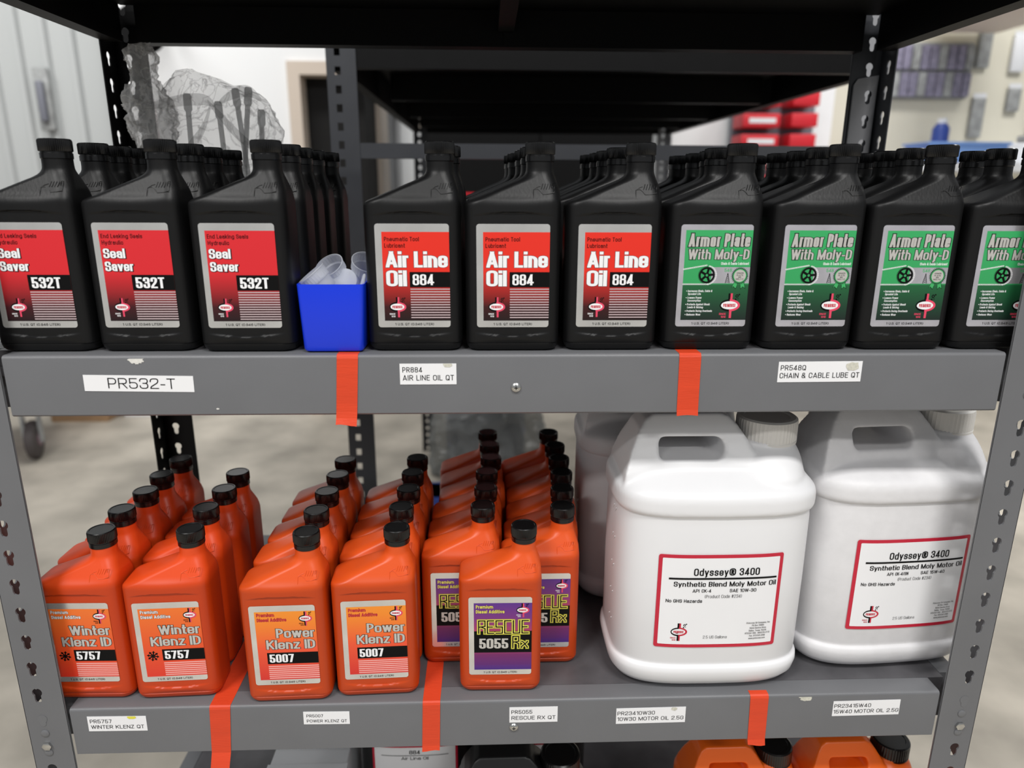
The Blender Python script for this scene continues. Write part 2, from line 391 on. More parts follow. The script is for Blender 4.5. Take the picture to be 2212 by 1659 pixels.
g('3', 1, '', '0,.72 0,1r 1,1r 1,.52r .4,.52; .4,.52 1,.52r 1,0r 0,0r 0,.28'); g('4', 1.05, '.72,0 .72,1; 0,.25 1,.25; 0,.25 .72,1')
g('5', 1, '0.06,1 .95,1; .06,.5 .06,1', '.06,.58 1,.58r 1,0r 0,0r 0,.28'); g('6', 1, '', '1,.74 1,1r 0,1r 0,0r 1,0r 1,.56r 0,.56'); g('7', .95, '0,1 1,1; 1,1 .35,0')
g('8', 1, '', '.03,.53r .97,.53r .97,1r .03,1r z; 0,0r 1,0r 1,.53r 0,.53r z'); g('9', 1, '', '0,.26 0,0r 1,0r 1,1r 0,1r 0,.44r 1,.44')
h = '.74'
g('a', .92, '', '.05,.52 .05,Hr 1,Hr 1,0; 1,.43 0,.43r 0,0r 1,0'.replace('H', h)); g('b', .95, '0,0 0,1', '0,0r 1,0r 1,.74r 0,.74r z'); g('c', .88, '', '1,.48 1,.74r 0,.74r 0,0r 1,0r 1,.26')
g('d', .95, '1,0 1,1', '0,0r 1,0r 1,.74r 0,.74r z'); g('e', .94, '', '0,.36 1,.36 1,.74r 0,.74r 0,0r 1,0r 1,.2'); g('f', .6, '0,.74 1,.74', '.35,0 .35,1r 1,1')
g('g', .95, '', '0,0r 1,0r 1,.74r 0,.74r z; 1,.74 1,-.24r 0,-.24r 0,-.1', -.24); g('h', .92, '0,0 0,1', '0,.74 1,.74r 1,0'); g('i', 0, '0,0 0,.74; 0,.9 0,1'); g('j', .3, '', '1,.74 1,-.24r 0,-.24', -.24)
g('k', .92, '0,0 0,1; 0,.26 1,.74; .3,.42 1,0'); g('l', 0, '0,0 0,1'); g('m', 1.62, '0,0 0,.74', '0,.74 .5,.74r .5,0; .5,.74 1,.74r 1,0'); g('n', .92, '0,0 0,.74', '0,.74 1,.74r 1,0'); g('o', .96, '', '0,0r 1,0r 1,.74r 0,.74r z')
g('p', .95, '0,-.24 0,.74', '0,0r 1,0r 1,.74r 0,.74r z', -.24); g('r', .58, '0,0 0,.74', '0,.5 0,.74r 1,.74'); g('s', .9, '', '1,.54 1,.74r 0,.74r 0,.38r 1,.38r 1,0r 0,0r 0,.2')
g('t', .6, '0,.74 1,.74', '.35,.95 .35,0r 1,0'); g('u', .92, '1,0 1,.74', '0,.74 0,0r 1,0'); g('v', .92, '0,.74 .5,0; 1,.74 .5,0', '', 0, .74); g('w', 1.36, '0,.74 .25,0; .25,0 .5,.74; .5,.74 .75,0; .75,0 1,.74', '', 0, .74)
g('x', .9, '0,0 1,.74; 0,.74 1,0', '', 0, .74); g('y', .92, '0,.74 .5,.02; 1,.74 .28,-.24', '', -.24, .74); g('z', .86, '0,.74 1,.74; 0,0 1,0; 0,0 1,.74', '', 0, .74)
g('-', .55, '0,.4 1,.4'); g('.', 0, '0,0 0,0'); g(',', 0, '0,-.12 0,0', '', -.12); g(':', 0, '0,0 0,0; 0,.6 0,.6'); g('/', .6, '0,0 1,1'); g('(', .4, '', '1,1 0,.78r 0,.22r 1,0', -.12); g(')', .4, '', '0,1 1,.78r 1,.22r 0,0', -.12)
g('#', 1.1, '.25,0 .4,1; .62,0 .77,1; 0,.33 1,.33; 0,.67 1,.67'); g('&', 1.1, '.3,.56 1,0', '.15,.55r .75,.55r .75,1r .15,1r z; .92,.4 .8,0r 0,0r 0,.53r .4,.53'); g('*', .4, '0,.4 1,.4; .5,.3 .5,.5')
g('~', 1.5, '.36,.25 .36,.75; .5,.5 .66,.25', '0,0r 1,0r 1,1r 0,1r z; .36,.75 .66,.75r .66,.5r .36,.5')   # registered sign
def clip(poly, x0, x1, y0, y1):
    for ax, lim, sgn in ((0, x0, 1), (0, x1, -1), (1, y0, 1), (1, y1, -1)):
        out = []
        for i, p in enumerate(poly):
            q = poly[(i+1) % len(poly)]
            a, b = (p[ax]-lim)*sgn, (q[ax]-lim)*sgn
            if a >= 0: out.append(p)
            if (a < 0) != (b < 0):
                k = a/(a-b); out.append((p[0]+(q[0]-p[0])*k, p[1]+(q[1]-p[1])*k))
        poly = out
        if len(poly) < 3: return []
    return poly
def parse(st):
    paths = []
    for part in st.split(';'):
        P = []; closed = False
        for tk in part.split():
            if tk == 'z': closed = True; continue
            rd = tk.endswith('r'); xx, yy = tk.rstrip('r').split(','); P.append((float(xx), float(yy), rd))
        if P: paths.append((P, closed))
    return paths
def fillet(P, closed, rmax=9, seg=5):
    out = []; n = len(P)
    for i in range(n):
        x, y, rd = P[i]
        if not rd or (not closed and i in (0, n-1)): out.append((x, y)); continue
        a = P[i-1]; b = P[(i+1) % n]
        v1 = Vector((a[0]-x, a[1]-y)); v2 = Vector((b[0]-x, b[1]-y)); l1, l2 = v1.length, v2.length
        k1 = .5 if a[2] else .98; k2 = .5 if b[2] else .98
        rr = min(l1*k1, l2*k2, rmax); p0 = Vector((x, y))+v1.normalized()*min(rr, l1*k1); p1 = Vector((x, y))+v2.normalized()*min(rr, l2*k2)
        for k in range(seg+1):
            t = k/seg; q = p0*(1-t)**2+Vector((x, y))*2*t*(1-t)*.98+p1*t**2+Vector((x, y))*.04*t*(1-t)
            out.append((q.x, q.y))
    res = [out[0]]
    for p in out[1:]:
        if (p[0]-res[-1][0])**2+(p[1]-res[-1][1])**2 > 1e-7: res.append(p)
    if closed and (res[0][0]-res[-1][0])**2+(res[0][1]-res[-1][1])**2 < 1e-7: res.pop()
    return res
def stroke(pts, closed, t, ext):
    """mitred quads along a polyline"""
    n = len(pts)
    if n < 2: return []
    P = [Vector(p) for p in pts]
    if not closed and ext:
        d = (P[0]-P[1]); P[0] = P[0]+d.normalized()*ext
        d = (P[-1]-P[-2]); P[-1] = P[-1]+d.normalized()*ext
    L, Rr = [], []
    for i in range(n):
        a = P[i-1] if (i > 0 or closed) else None; b = P[(i+1) % n] if (i < n-1 or closed) else None
        d1 = (P[i]-a).normalized() if a is not None else None; d2 = (b-P[i]).normalized() if b is not None else None
        if d1 is None: d1 = d2
        if d2 is None: d2 = d1
        n1 = Vector((-d1.y, d1.x)); n2 = Vector((-d2.y, d2.x)); m = n1+n2
        if m.length < 1e-4: m = n1
        m.normalize(); k = 1/max(.55, m.dot(n1))
        L.append(P[i]+m*t/2*k); Rr.append(P[i]-m*t/2*k)
    q = []
    for i in range(n if closed else n-1):
        j = (i+1) % n; q.append([tuple(L[i]), tuple(L[j]), tuple(Rr[j]), tuple(Rr[i])])
    return q
def glyph(ch, bw, t, e):
    """stems are t wide, horizontal strokes thinner; drawn in a y-stretched space and squeezed back"""
    w, segs, curves, lo, hi = G[ch]
    th = t*.62 if t > .18 else t*.88
    k = t/th; W = max(w*bw, t); polys = []
    def mx(x): return t/2+x*(W-t)
    def my(y):
        if abs(y) < .02: return (y+th/2)*k
        if y > .98 or abs(y-.74) < 1e-6: return (y-th/2)*k
        if y < -.2: return (y+th/2)*k
        return y*k
    for P, c in parse(segs):
        for a, b in zip(P[:-1], P[1:]):
            p, q = Vector((mx(a[0]), my(a[1]))), Vector((mx(b[0]), my(b[1])))
            d = q-p
            if d.length < 1e-5: p, q = p-Vector((0, t/2+e)), q+Vector((0, t/2+e)); dd = Vector((0, 1))
            else:
                dd = d.normalized(); diag = abs(dd.x) > .05 and abs(dd.y) > .05
                ex = (t if diag else t/2)+e; p, q = p-dd*ex, q+dd*ex
            nn = Vector((-dd.y, dd.x))*(t/2+e)
            polys.append([tuple(p+nn), tuple(q+nn), tuple(q-nn), tuple(p-nn)])
    for P, c in parse(curves):
        pts = fillet([(mx(x), my(y), rd) for x, y, rd in P], c)
        polys += stroke(pts, c, t+2*e, t/2+e)
    out = []
    for p in polys:
        p = clip([(x, y/k) for x, y in p], -e, W+e, lo-e, hi+e)
        if p: out.append(p)
    return W, out
class Lab:
    """flat print on a label, millimetres from its top left corner, laid in layers"""
    def __init__(s, W, H, mats, fn=None): s.W, s.H, s.mats, s.mb, s.n, s.fn = W, H, mats, MB(), 0, fn
    def mi(s, m):
        if m not in s.mats: s.mats.append(m)
        return s.mats.index(m)
    def poly(s, pts, m, layer):
        s.n += 1; layer += (s.n % 14)*.0045     # overlapping strokes never lie exactly in one plane
        s.mb.add([(x, -layer, -y) for x, y in pts], [tuple(range(len(pts)))], s.mi(m))
    def rect(s, x0, y0, x1, y1, m, layer, nx=1):
        for i in range(nx):
            a, b = x0+(x1-x0)*i/nx, x0+(x1-x0)*(i+1)/nx
            s.poly([(a, y0), (b, y0), (b, y1), (a, y1)], m, layer)
    def rrect(s, x0, y0, x1, y1, r, m, layer, nx=1):
        pts = []
        for cx, cy, a0 in ((x1-r, y0+r, -90), (x1-r, y1-r, 0), (x0+r, y1-r, 90), (x0+r, y0+r, 180)):
            for k in range(6):
                a = R(a0+90*k/5); pts.append((cx+r*math.cos(a), cy+r*math.sin(a)))
        if nx == 1: s.poly(pts, m, layer)
        else:
            for i in range(nx):
                p = clip(pts, x0+(x1-x0)*i/nx, x0+(x1-x0)*(i+1)/nx, y0, y1)
                if p: s.poly(p, m, layer)
    def ell(s, cx, cy, rx, ry, m, layer, a0=0, a1=360, n=28):
        pts = [(cx+rx*math.cos(R(a0+(a1-a0)*k/n)), cy-ry*math.sin(R(a0+(a1-a0)*k/n))) for k in range(n if a1-a0 == 360 else n+1)]
        s.poly(pts, m, layer)
    def text(s, st, x, base, cap, width, t, m, layer, e=0, shear=0, gap=.10):
        n0 = sum(1 for c in st if c != ' ' and G[c][0] == 0); sw = sum(G[c][0] for c in st if c != ' '); nsp = st.count(' ')
        gaps = gap*(len(st)-1)
        bw = (width/cap-n0*t-gaps)/(sw+.42*nsp) if sw else .5
        cx = 0
        for c in st:
            if c == ' ': cx += .42*bw+gap; continue
            W, polys = glyph(c, bw, t, e)
            for p in polys:
                s.poly([(x+(cx+a+b*shear)*cap, base-b*cap) for a, b in p], m, layer)
            cx += W+gap
    def path(s, pts, t, m, layer, closed=False, ext=0):
        for p in stroke(pts, closed, t, ext): s.poly(p, m, layer)
    def logo(s, cx, cy, k, left='ink_black', right='ink_pink', lower='ink_pink', since='ink_white', ink='ink_crimson', ring=False):
        L = .30
        s.rect(cx-2.2*k, cy-11.5*k, cx-.2*k, cy-4*k, left, L); s.rect(cx-.2*k, cy-11.5*k, cx+1.8*k, cy-4*k, right, L)
        if lower == 'both':
            s.rect(cx-2.2*k, cy+4*k, cx-.2*k, cy+12.2*k, left, L); s.rect(cx-.2*k, cy+4*k, cx+1.4*k, cy+12.2*k, right, L)
        else: s.rect(cx-.3*k, cy+4*k, cx+1.9*k, cy+12.2*k, lower, L)
        s.ell(cx-.6*k, cy, 9.3*k, 5.8*k, left, L, 90, 270, 16); s.ell(cx-.6*k, cy, 10.2*k, 5.8*k, right, L, -90, 90, 16)
        s.ell(cx-.7*k, cy-.1*k, 8.0*k, 3.9*k, 'ink_white', L+.1)
        s.text('PRIMROSE', cx-6.5*k, cy+1.6*k, 3.2*k, 11.8*k, .2, ink, L+.2)
        s.text('SINCE', cx-10*k, cy+9.2*k, 1.9*k, 6.6*k, .18, since, L); s.text('1916', cx-8*k, cy+12.0*k, 1.9*k, 4.6*k, .18, since, L)
        s.path([(cx+6*k+1.2*k*math.cos(a*math.pi/5), cy-9*k+1.2*k*math.sin(a*math.pi/5)) for a in range(10)], .8*k, left, L, True)
        s.ell(cx+8.2*k, cy-10.4*k, .8*k, .8*k, left, L, n=8); s.ell(cx+5*k, cy-5.9*k, .9*k, .9*k, left, L, n=8); s.ell(cx+7.2*k, cy-6.4*k, .5*k, .5*k, left, L, n=8)
    def mesh(s, name, x0, ztop, y, lay=.0006, surf=None):
        out = []
        for x, l, z in s.mb.v:
            X = x0+x/1000; Z = ztop+z/1000
            yy = (surf(X) if surf else y)+l*lay
            out.append((X, yy, Z))
        s.mb.v = out
        me = bpy.data.meshes.new(name); me.from_pydata(s.mb.v, [], s.mb.f)
        for m in s.mats: me.materials.append(MATS[m])
        me.polygons.foreach_set('material_index', s.mb.m); 
        # every printed face looks out of the label
        bm = bmesh.new(); bm.from_mesh(me)
        bad = [f for f in bm.faces if f.normal.y > 0]; bmesh.ops.reverse_faces(bm, faces=bad); bm.to_mesh(me); bm.free()
        me.update(); return me
LT, LB = .1403, .0273      # label top and bottom on the quart bottle
def yz(ymm): return LT-ymm/1000
zgrad('print_red', [(yz(106), (22, 6, 8)), (yz(90), (58, 10, 14)), (yz(68), (176, 34, 30)), (yz(50), (226, 44, 28)), (yz(0), (228, 46, 30))])
zgrad('print_red_b', [(yz(106), (24, 6, 12)), (yz(90), (62, 11, 19)), (yz(72), (160, 30, 36)), (yz(52), (214, 38, 46)), (yz(0), (216, 40, 48))])
zgrad('print_green', [(yz(106), (20, 34, 30)), (yz(90), (24, 62, 42)), (yz(66), (30, 96, 56)), (yz(64.3), (52, 158, 92)), (yz(0), (56, 168, 98))])
zgrad('print_winter', [(yz(106), (222, 54, 36)), (yz(60), (230, 84, 36)), (yz(0), (240, 122, 44))])
zgrad('print_power', [(yz(106), (212, 46, 40)), (yz(60), (236, 86, 50)), (yz(20), (242, 138, 40)), (yz(0), (242, 150, 44))])
zgrad('print_rescue', [(yz(106), (66, 34, 128)), (yz(81), (128, 40, 96)), (yz(49), (168, 56, 96)), (yz(30), (118, 46, 124)), (yz(0), (74, 42, 140))])
def base_label(foil, panel, px, py0=8.3, py1=105.6):
    L = Lab(80, 113, [foil], None)
    L.rrect(0, 0, 80, 113, 3.2, foil, 0)
    L.rect(px, py0, 80, py1, panel, .1)
    L.text('1 U.S. QT (0.946 LITER)', 18.5, 110.9, 2.7, 43, .17, 'ink_black', .15, gap=.14)
    return L
def seal_label():
    L = base_label('silver_foil', 'print_red_b', 6.2, 7.8)
    L.text('End Leaking Seals', 8.4, 16.2, 4.5, 43.5, .155, 'ink_black', .2, gap=.12); L.text('Hydraulic', 8.6, 23.0, 4.5, 22.5, .155, 'ink_black', .2, gap=.12)
    for st, b, w in (('Seal', 37.7, 23), ('Saver', 51.5, 30)):
        L.text(st, 8.9, b, 10.3, w, .235, 'ink_black', .2, e=.07, gap=.05); L.text(st, 8.5, b-.3, 10.3, w, .235, 'ink_white', .3, gap=.05)
    L.rect(35, 55.2, 80, 71.8, 'ink_black', .2); L.text('532T', 38.5, 69.6, 11.8, 31, .235, 'ink_white', .3, gap=.07)
    for i in range(12): L.rect(35.4, 73.2+i*2.68, 80, 74.4+i*2.68, 'ink_stripe', .2)
    L.logo(20.7, 90.4, .86); return L.mesh('label', -.04, LT, -.0290)
def air_label():
    L = base_label('silver_foil', 'print_red', 7.3, 8.7)
    L.text('Pneumatic Tool', 9.9, 18.6, 4.6, 37.5, .155, 'ink_black', .2, gap=.12); L.text('Lubricant', 9.9, 25.5, 4.6, 22.3, .155, 'ink_black', .2, gap=.12)
    for st, b, w in (('Air Line', 46.8, 67.6), ('Oil', 67.3, 22.5)):
        L.text(st, 10.6, b, 17.4, w, .245, 'ink_grey', .2, e=.03, gap=.035); L.text(st, 10.6, b, 17.4, w, .245, 'ink_white', .3, gap=.035)
    L.rect(36.2, 51.7, 80, 68.4, 'ink_black', .25); L.text('884', 39.3, 66.1, 12, 23.5, .205, 'ink_white', .35, gap=.07)
    for i in range(12): L.rect(36.6, 69.9+i*2.87, 80, 71.1+i*2.87, 'ink_stripe', .2)
    L.logo(22.3, 90.2, .95); return L.mesh('label', -.04, LT, -.0290)
def armor_label():
    L = base_label('silver_foil_rainbow', 'print_green', 5.6, 6)
    L.rect(37, 46.3, 80, 64.2, 'silver_foil_rainbow', .15)
    for st, x, b, c, w in (('Armor Plate', 9.0, 24, 14.4, 68.2), ('With Moly-D', 9.2, 37.8, 11.2, 68.4)):
        L.text(st, x, b, c, w, .2, 'ink_black', .2, e=.06, gap=.075, shear=.06); L.text(st, x, b, c, w, .2, 'ink_silver', .3, gap=.075, shear=.06)
    L.text('Chain & Cable Lubricant', 47, 43.7, 2.9, 31.3, .15, 'ink_white', .2, gap=.12)
    L.text('548', 51.5, 51.5, 3.7, 8.2, .15, 'ink_green', .25, gap=.12)
    # derrick
    for s in (-1, 1): L.path([(55.6, 52.8), (55.6+s*2.4, 63.8)], .5, 'ink_black', .25)
    for k in range(5):
        y0, y1 = 54+k*1.95, 55.95+k*1.95; a = .3+.42*k; b = .7+.42*k
        L.path([(55.6-a, y0), (55.6+b, y1)], .32, 'ink_black', .25); L.path([(55.6+a, y0), (55.6-b, y1)], .32, 'ink_black', .25)
    # chain wheel and chain
    cx, cy = 32, 55.2
    for k in range(36):
        a = k*math.pi/18; L.path([(cx+8.6*math.cos(a), cy+8.6*math.sin(a)), (cx+9.9*math.cos(a), cy+9.9*math.sin(a))], .85, 'ink_black', .25)
    L.path([(cx+7.9*math.cos(k*math.pi/18), cy+7.9*math.sin(k*math.pi/18)) for k in range(36)], 1.9, 'ink_black', .25, True)
    L.path([(cx+2.2*math.cos(k*math.pi/8), cy+2.2*math.sin(k*math.pi/8)) for k in range(16)], 1.5, 'ink_black', .25, True)
    for k in range(5):
        a = k*2*math.pi/5-.1; L.path([(cx+2.6*math.cos(a), cy+2.6*math.sin(a)), (cx+7.4*math.cos(a), cy+7.4*math.sin(a))], 2.6, 'ink_black', .25)
    ch = [(6+k*2.05, 48.6-k*.36) for k in range(13)]+[(cx+10.3*math.cos(R(a)), cy+10.3*math.sin(R(a))) for a in range(-76, 80, 11)]+[(33-k*2.05, 65.2) for k in range(14)]
    for (x, y) in ch: L.path([(x+.95*math.cos(k*math.pi/3), y+.62*math.sin(k*math.pi/3)) for k in range(6)], .42, 'ink_white', .3, True)
    # rosette with ribbons
    cx, cy = 69.2, 55.8
    for s in (-1, 1):
        L.poly([(cx+s*.6, cy+6), (cx+s*5, cy+5), (cx+s*7.4, cy+14.5), (cx+s*4.3, cy+12.4), (cx+s*1.8, cy+15.2)] if s > 0 else [(cx-.6, cy+6), (cx-5, cy+5), (cx-8.6, cy+13.6), (cx-6.6, cy+12), (cx-3.6, cy+15)], 'ink_black', .2)
        L.poly([(cx+s*.9, cy+6), (cx+s*4.6, cy+5), (cx+s*6.7, cy+13.6), (cx+s*4.2, cy+11.9), (cx+s*2.1, cy+14.2)] if s > 0 else [(cx-.9, cy+6), (cx-4.7, cy+5), (cx-8, cy+13.1), (cx-6.4, cy+11.5), (cx-3.7, cy+14.1)], 'ink_green', .22)
    st = []
    for k in range(64): a = k*math.pi/32; q = 10 if k % 2 else 8.2; st.append((cx+q*math.cos(a), cy+q*math.sin(a)))
    for k in range(64): L.poly([(cx, cy), st[k], st[(k+1) % 64]], 'ink_deepgreen', .25)
    L.ell(cx, cy, 7.6, 7.6, 'ink_green', .3); L.ell(cx, cy, 6.7, 6.7, 'ink_silver', .35)
    for tx, yy, wv in (('ARMOR', -2.2, 8), ('PLATE', .2, 7.4), ('with', 2.2, 3), ('MOLY-D', 4.4, 8.4)): L.text(tx, cx-wv/2, cy+yy, 1.6, wv, .16, 'ink_black', .4)
    for tx, x, b, wv in (('Increases Chain, Cable &', 11.9, 73.9, 27.5), ('Sprocket Life', 12.2, 77.2, 14.5), ('Lowers Power', 12, 81.4, 16), ('Consumption', 12.2, 84.7, 15), ('Protects Against Shock', 11.9, 88.9, 25.8), ('Loads & Seizing', 12.3, 92.2, 18), ('Protects During Overloads', 11.9, 96.4, 29), ('Reduces Wear', 12, 100.5, 16)):
        L.text(tx, x, b, 2.35, wv, .16, 'ink_white', .2, gap=.12, shear=.08)
        if tx[0] in 'ILPR' and tx[:5] != 'Loads': L.ell(10.6, b-1.1, .5, .5, 'ink_white', .2, n=8)
    L.logo(61, 89, 1.18, right='ink_pink', since='ink_pink'); return L.mesh('label', -.04, LT, -.0290)
def klenz_label(kind):
    win = kind == 'winter'
    L = base_label('silver_foil', 'print_winter' if win else 'print_power', 6.4, 8.2)
    for tx, b, wv in (('Premium', 15, 21.3), ('Diesel Additive', 21.9, 35.5)):
        L.text(tx, 9, b, 4.7, wv, .17, 'ink_black' if win else 'ink_darkred', .2, e=.06 if win else .04, gap=.11)
        L.text(tx, 9, b, 4.7, wv, .17, 'ink_white' if win else 'ink_crimson', .3, e=0, gap=.11)
    for tx, x, b, x1 in (('Winter' if win else 'Power', 28 if win else 30.5, 45.2, 77.5), ('Klenz ID', 16.5 if win else 17.5, 61.3, 77.3)):
        L.text(tx, x, b, 13.2, x1-x, .225, 'ink_black', .2, e=.05, gap=.06); L.text(tx, x, b, 13.2, x1-x, .225, 'ink_silver', .3, gap=.06)
    bx = 28.7 if win else 17.3
    L.rect(bx, 66.3, 80, 82.5, 'ink_black', .2); L.text('5757' if win else '5007', bx+2.6, 80.4, 11.8, 30, .235, 'ink_white', .3, gap=.07)
    for i in range(7): L.rect(bx+.5, 85.3+i*2.85, 80, 86.8+i*2.85, 'ink_stripe_pink', .2)
    if win:
        for k in range(8):
            a = k*math.pi/4+.2; cx, cy = 17, 75.4
            L.path([(cx, cy), (cx+6.2*math.cos(a), cy+6.2*math.sin(a))], 1.6, 'ink_black', .2)
            tip = Vector((cx+7.6*math.cos(a), cy+7.6*math.sin(a))); q = Vector((cx+4.9*math.cos(a), cy+4.9*math.sin(a))); nn = Vector((-math.sin(a), math.cos(a)))*2.1
            L.poly([tuple(tip), tuple(q+nn), tuple(q-nn)], 'ink_black', .25)
    L.logo(68, 18.6, .84, left='ink_black', right='ink_pink', lower='both', since='ink_black'); return L.mesh('label', -.04, LT, -.0290)
def rescue_label():
    L = base_label('silver_foil', 'print_rescue', 6.6, 8.3)
    for tx, b, wv in (('Premium', 15.9, 21.8), ('Diesel Additive', 22.8, 36)):
        L.text(tx, 9.2, b, 4.8, wv, .17, 'ink_black', .2, e=.05, gap=.11); L.text(tx, 9.2, b, 4.8, wv, .17, 'ink_yellow', .3, gap=.11)
    L.rect(6.6, 48.6, 80, 80, 'ink_black', .15)
    segs = {'R': [[(0, 1), (0, 0)], [(0, 1), (1, 1), (1, .56), (.12, .5)], [(.3, .52), (1, .38), (1, 0)]], 'E': [[(1, 1), (0, 1), (0, 0), (1, 0)], [(0, .5), (.8, .5)]],
            'S': [[(1, 1), (0, 1), (0, .5), (1, .5), (1, 0), (0, 0)]], 'C': [[(1, 1), (0, 1), (0, 0), (1, 0)]], 'U': [[(0, 1), (0, 0), (1, 0), (1, 1)]], 'x': [[(0, .56), (.3, .5), (1, .08), (1, 0)], [(0, 0), (0, .1), (1, .5), (1, .56)]]}
    def word(st, x, base, cap, lw, gp):
        for c in st:
            for P in segs[c]:
                pts = [(x+a*lw, base-b*cap) for a, b in P]
                L.path(pts, 4.6, 'ink_yellow_dim', .2, ext=2.0); L.path(pts, 3.1, 'ink_yellow', .3, ext=1.3); L.path(pts, 1.6, 'ink_black', .4, ext=.7)
            x += lw+gp
    word('RESCUE', 12.6, 51.6, 18, 8.0, 3.0)
    word('R', 56, 73.2, 16.6, 7.4, 3.2); word('x', 67.2, 73.2, 16.6, 7.2, 3)
    L.text('5055', 13, 74, 14.6, 37.2, .235, 'ink_silver', .45, gap=.06)
    for i in range(9): L.rect(6.6, 83.2+i*1.8, 80, 83.7+i*1.8, 'ink_purple_line', .2)
    L.logo(68.6, 18.6, .84, right='ink_pink', since='ink_white'); return L.mesh('label', -.04, LT, -.0290)
# ------------------------------------------------------------------ quart bottle
def interp(z, pts):
    if z <= pts[0][0]: return pts[0][1]
    for (a, b), (c, d) in zip(pts[:-1], pts[1:]):
        if z <= c: return b+(d-b)*(z-a)/(c-a)
    return pts[-1][1]
PXL = [(.158, -.0525), (.160, -.0523), (.162, -.0515), (.164, -.0485), (.183, -.0033), (.1865, .0055), (.190, .0113), (.193, .0137), (.197, .0150)]
PXR = [(.160, .0525), (.1745, .0515), (.1865, .0478), (.192, .0460), (.197, .0450)]
PHD = [(.162, .0285), (.165, .0281), (.190, .0168), (.194, .0153), (.197, .0150)]
PRD = [(.160, .013), (.185, .0140), (.196, .0150)]
def sm(a, b, x): t = min(1, max(0, (x-a)/(b-a))); return t*t*(3-2*t)
def bottle_mesh():
    zs = [0, .0012, .004, .0082, .0086, .0096, .012, .0145]+[.016+.0011*i for i in range(9)]+[.03, .05, .08, .11, .138, .144]+[.146+.0009*i for i in range(10)]+[.157, .159, .161, .1625, .164, .1655]+[.167+.0017*i for i in range(18)]+[.200, .2075]
    rings = []
    for z in zs:
        xl, xr, hd, rd = interp(z, PXL), interp(z, PXR), interp(z, PHD), interp(z, PRD)
        ins = interp(z, [(0, .006), (.0012, .003), (.004, .0012), (.0082, .0002), (.0086, .0007), (.0096, 0)])
        xl += ins; xr -= ins; hd -= ins; rd = min(rd, hd, (xr-xl)/2-1e-5)
        ring = []
        def flat(p, q, n):
            for k in range(n): t = k/n; ring.append((p[0]+(q[0]-p[0])*t, p[1]+(q[1]-p[1])*t, z))
        def corner(cx, cy, a0):
            for k in range(6): a = R(a0+90*k/6); ring.append((cx+rd*math.cos(a), cy+rd*math.sin(a), z))
        flat((xl+rd, -hd), (xr-rd, -hd), 22); corner(xr-rd, -hd+rd, -90); flat((xr, -hd+rd), (xr, hd-rd), 2); corner(xr-rd, hd-rd, 0)
        flat((xr-rd, hd), (xl+rd, hd), 10); corner(xl+rd, hd-rd, 90); flat((xl, hd-rd), (xl, -hd+rd), 2); corner(xl+rd, -hd+rd, 180)
        fade = sm(.009, .015, z)*(1-sm(.158, .172, z))
        out = []
        for (x, y, zz) in ring:
            b = max(0, 1-(x/.043)**2)
            if b > 0 and abs(y) > hd*.97 and fade > 0:
                zt, zbb = .1485+.0042*b, .0215-.0042*b
                inside = sm(zbb-.0005, zbb+.0005, zz)*(1-sm(zt-.0005, zt+.0005, zz))
                y += math.copysign(.0024*b*fade*(1-inside), y)
            out.append((x, y, zz))
        rings.append(out)
    return MB().loft(rings)
def hand_mark():
    def P(x, z): return (x, -interp(z, PHD)-.0002, z)
    mb = MB()
    L = [[(.0215, .1675), (.0215, .1720), (.0217, .1762), (.0262, .1768), (.0292, .1745), (.0318, .1712), (.0380, .1716), (.0440, .1732), (.0444, .1780), (.0448, .1826), (.0424, .1822), (.0418, .1785)], [(.0217, .1762), (.0262, .1788), (.0292, .1796)]]
    for i in range(4): L.append([(.0300+.0028*i, .1765), (.0312+.0028*i, .1795), (.0320+.0028*i, .1822)])
    for pl in L: mb.tube([P(*p) for p in pl], .00042, 5)
    return mb
def cap_mesh():
    mb = MB().lathe([(.0152, .2052), (.0158, .2058), (.0158, .2112), (.0151, .2116), (.0151, .2126), (.0160, .2130, .0006), (.0165, .2136, .0008), (.0165, .2236, .0008), (.0159, .2250), (.0150, .2258), (.0136, .2258), (.0130, .2253), (.004, .2252)], 110, .030, 0)
    return mb
body_me = bottle_mesh().mesh('bottle_body', ['black_plastic'], 38)
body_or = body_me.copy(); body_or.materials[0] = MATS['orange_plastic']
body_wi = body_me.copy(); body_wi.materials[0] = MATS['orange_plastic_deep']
hand_me = hand_mark().mesh('embossed_hand', ['black_plastic'], 60)
hand_or = hand_me.copy(); hand_or.materials[0] = MATS['orange_plastic']
cap_me = cap_mesh().mesh('cap', ['black_cap'], 30)
LBL = dict(seal=seal_label(), air=air_label(), armor=armor_label(), winter=klenz_label('winter'), power=klenz_label('power'), rescue=rescue_label())
ORD = ['front', 'second', 'third', 'fourth', 'fifth', 'sixth']
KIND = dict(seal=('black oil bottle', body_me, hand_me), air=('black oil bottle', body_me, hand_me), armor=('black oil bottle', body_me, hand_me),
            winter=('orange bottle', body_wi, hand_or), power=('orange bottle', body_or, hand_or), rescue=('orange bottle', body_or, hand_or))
LOOK = dict(seal='red label', air='big-lettered red label', armor='green label', winter='snowflake label', power='yellow-orange label', rescue='purple label')
GRP = dict(seal='black bottles left of the blue bin', air='black bottles right of the blue bin', armor='black bottles with green labels', winter='orange bottles beside the left post', power='orange bottles in the middle of the lower shelf', rescue='orange bottles with purple labels')
def bottle(kind, x, y, z, rz, label):
    base, bme, hme = KIND[kind]
    t = thing('quart_bottle', label, 'bottle', (x, y, z+LIFT), R(rz), GRP[kind])
    b = link('bottle_body', bme, t); link('embossed_hand', hme, b)
    link('cap', cap_me, t); link('label', LBL[kind], t)
    return t
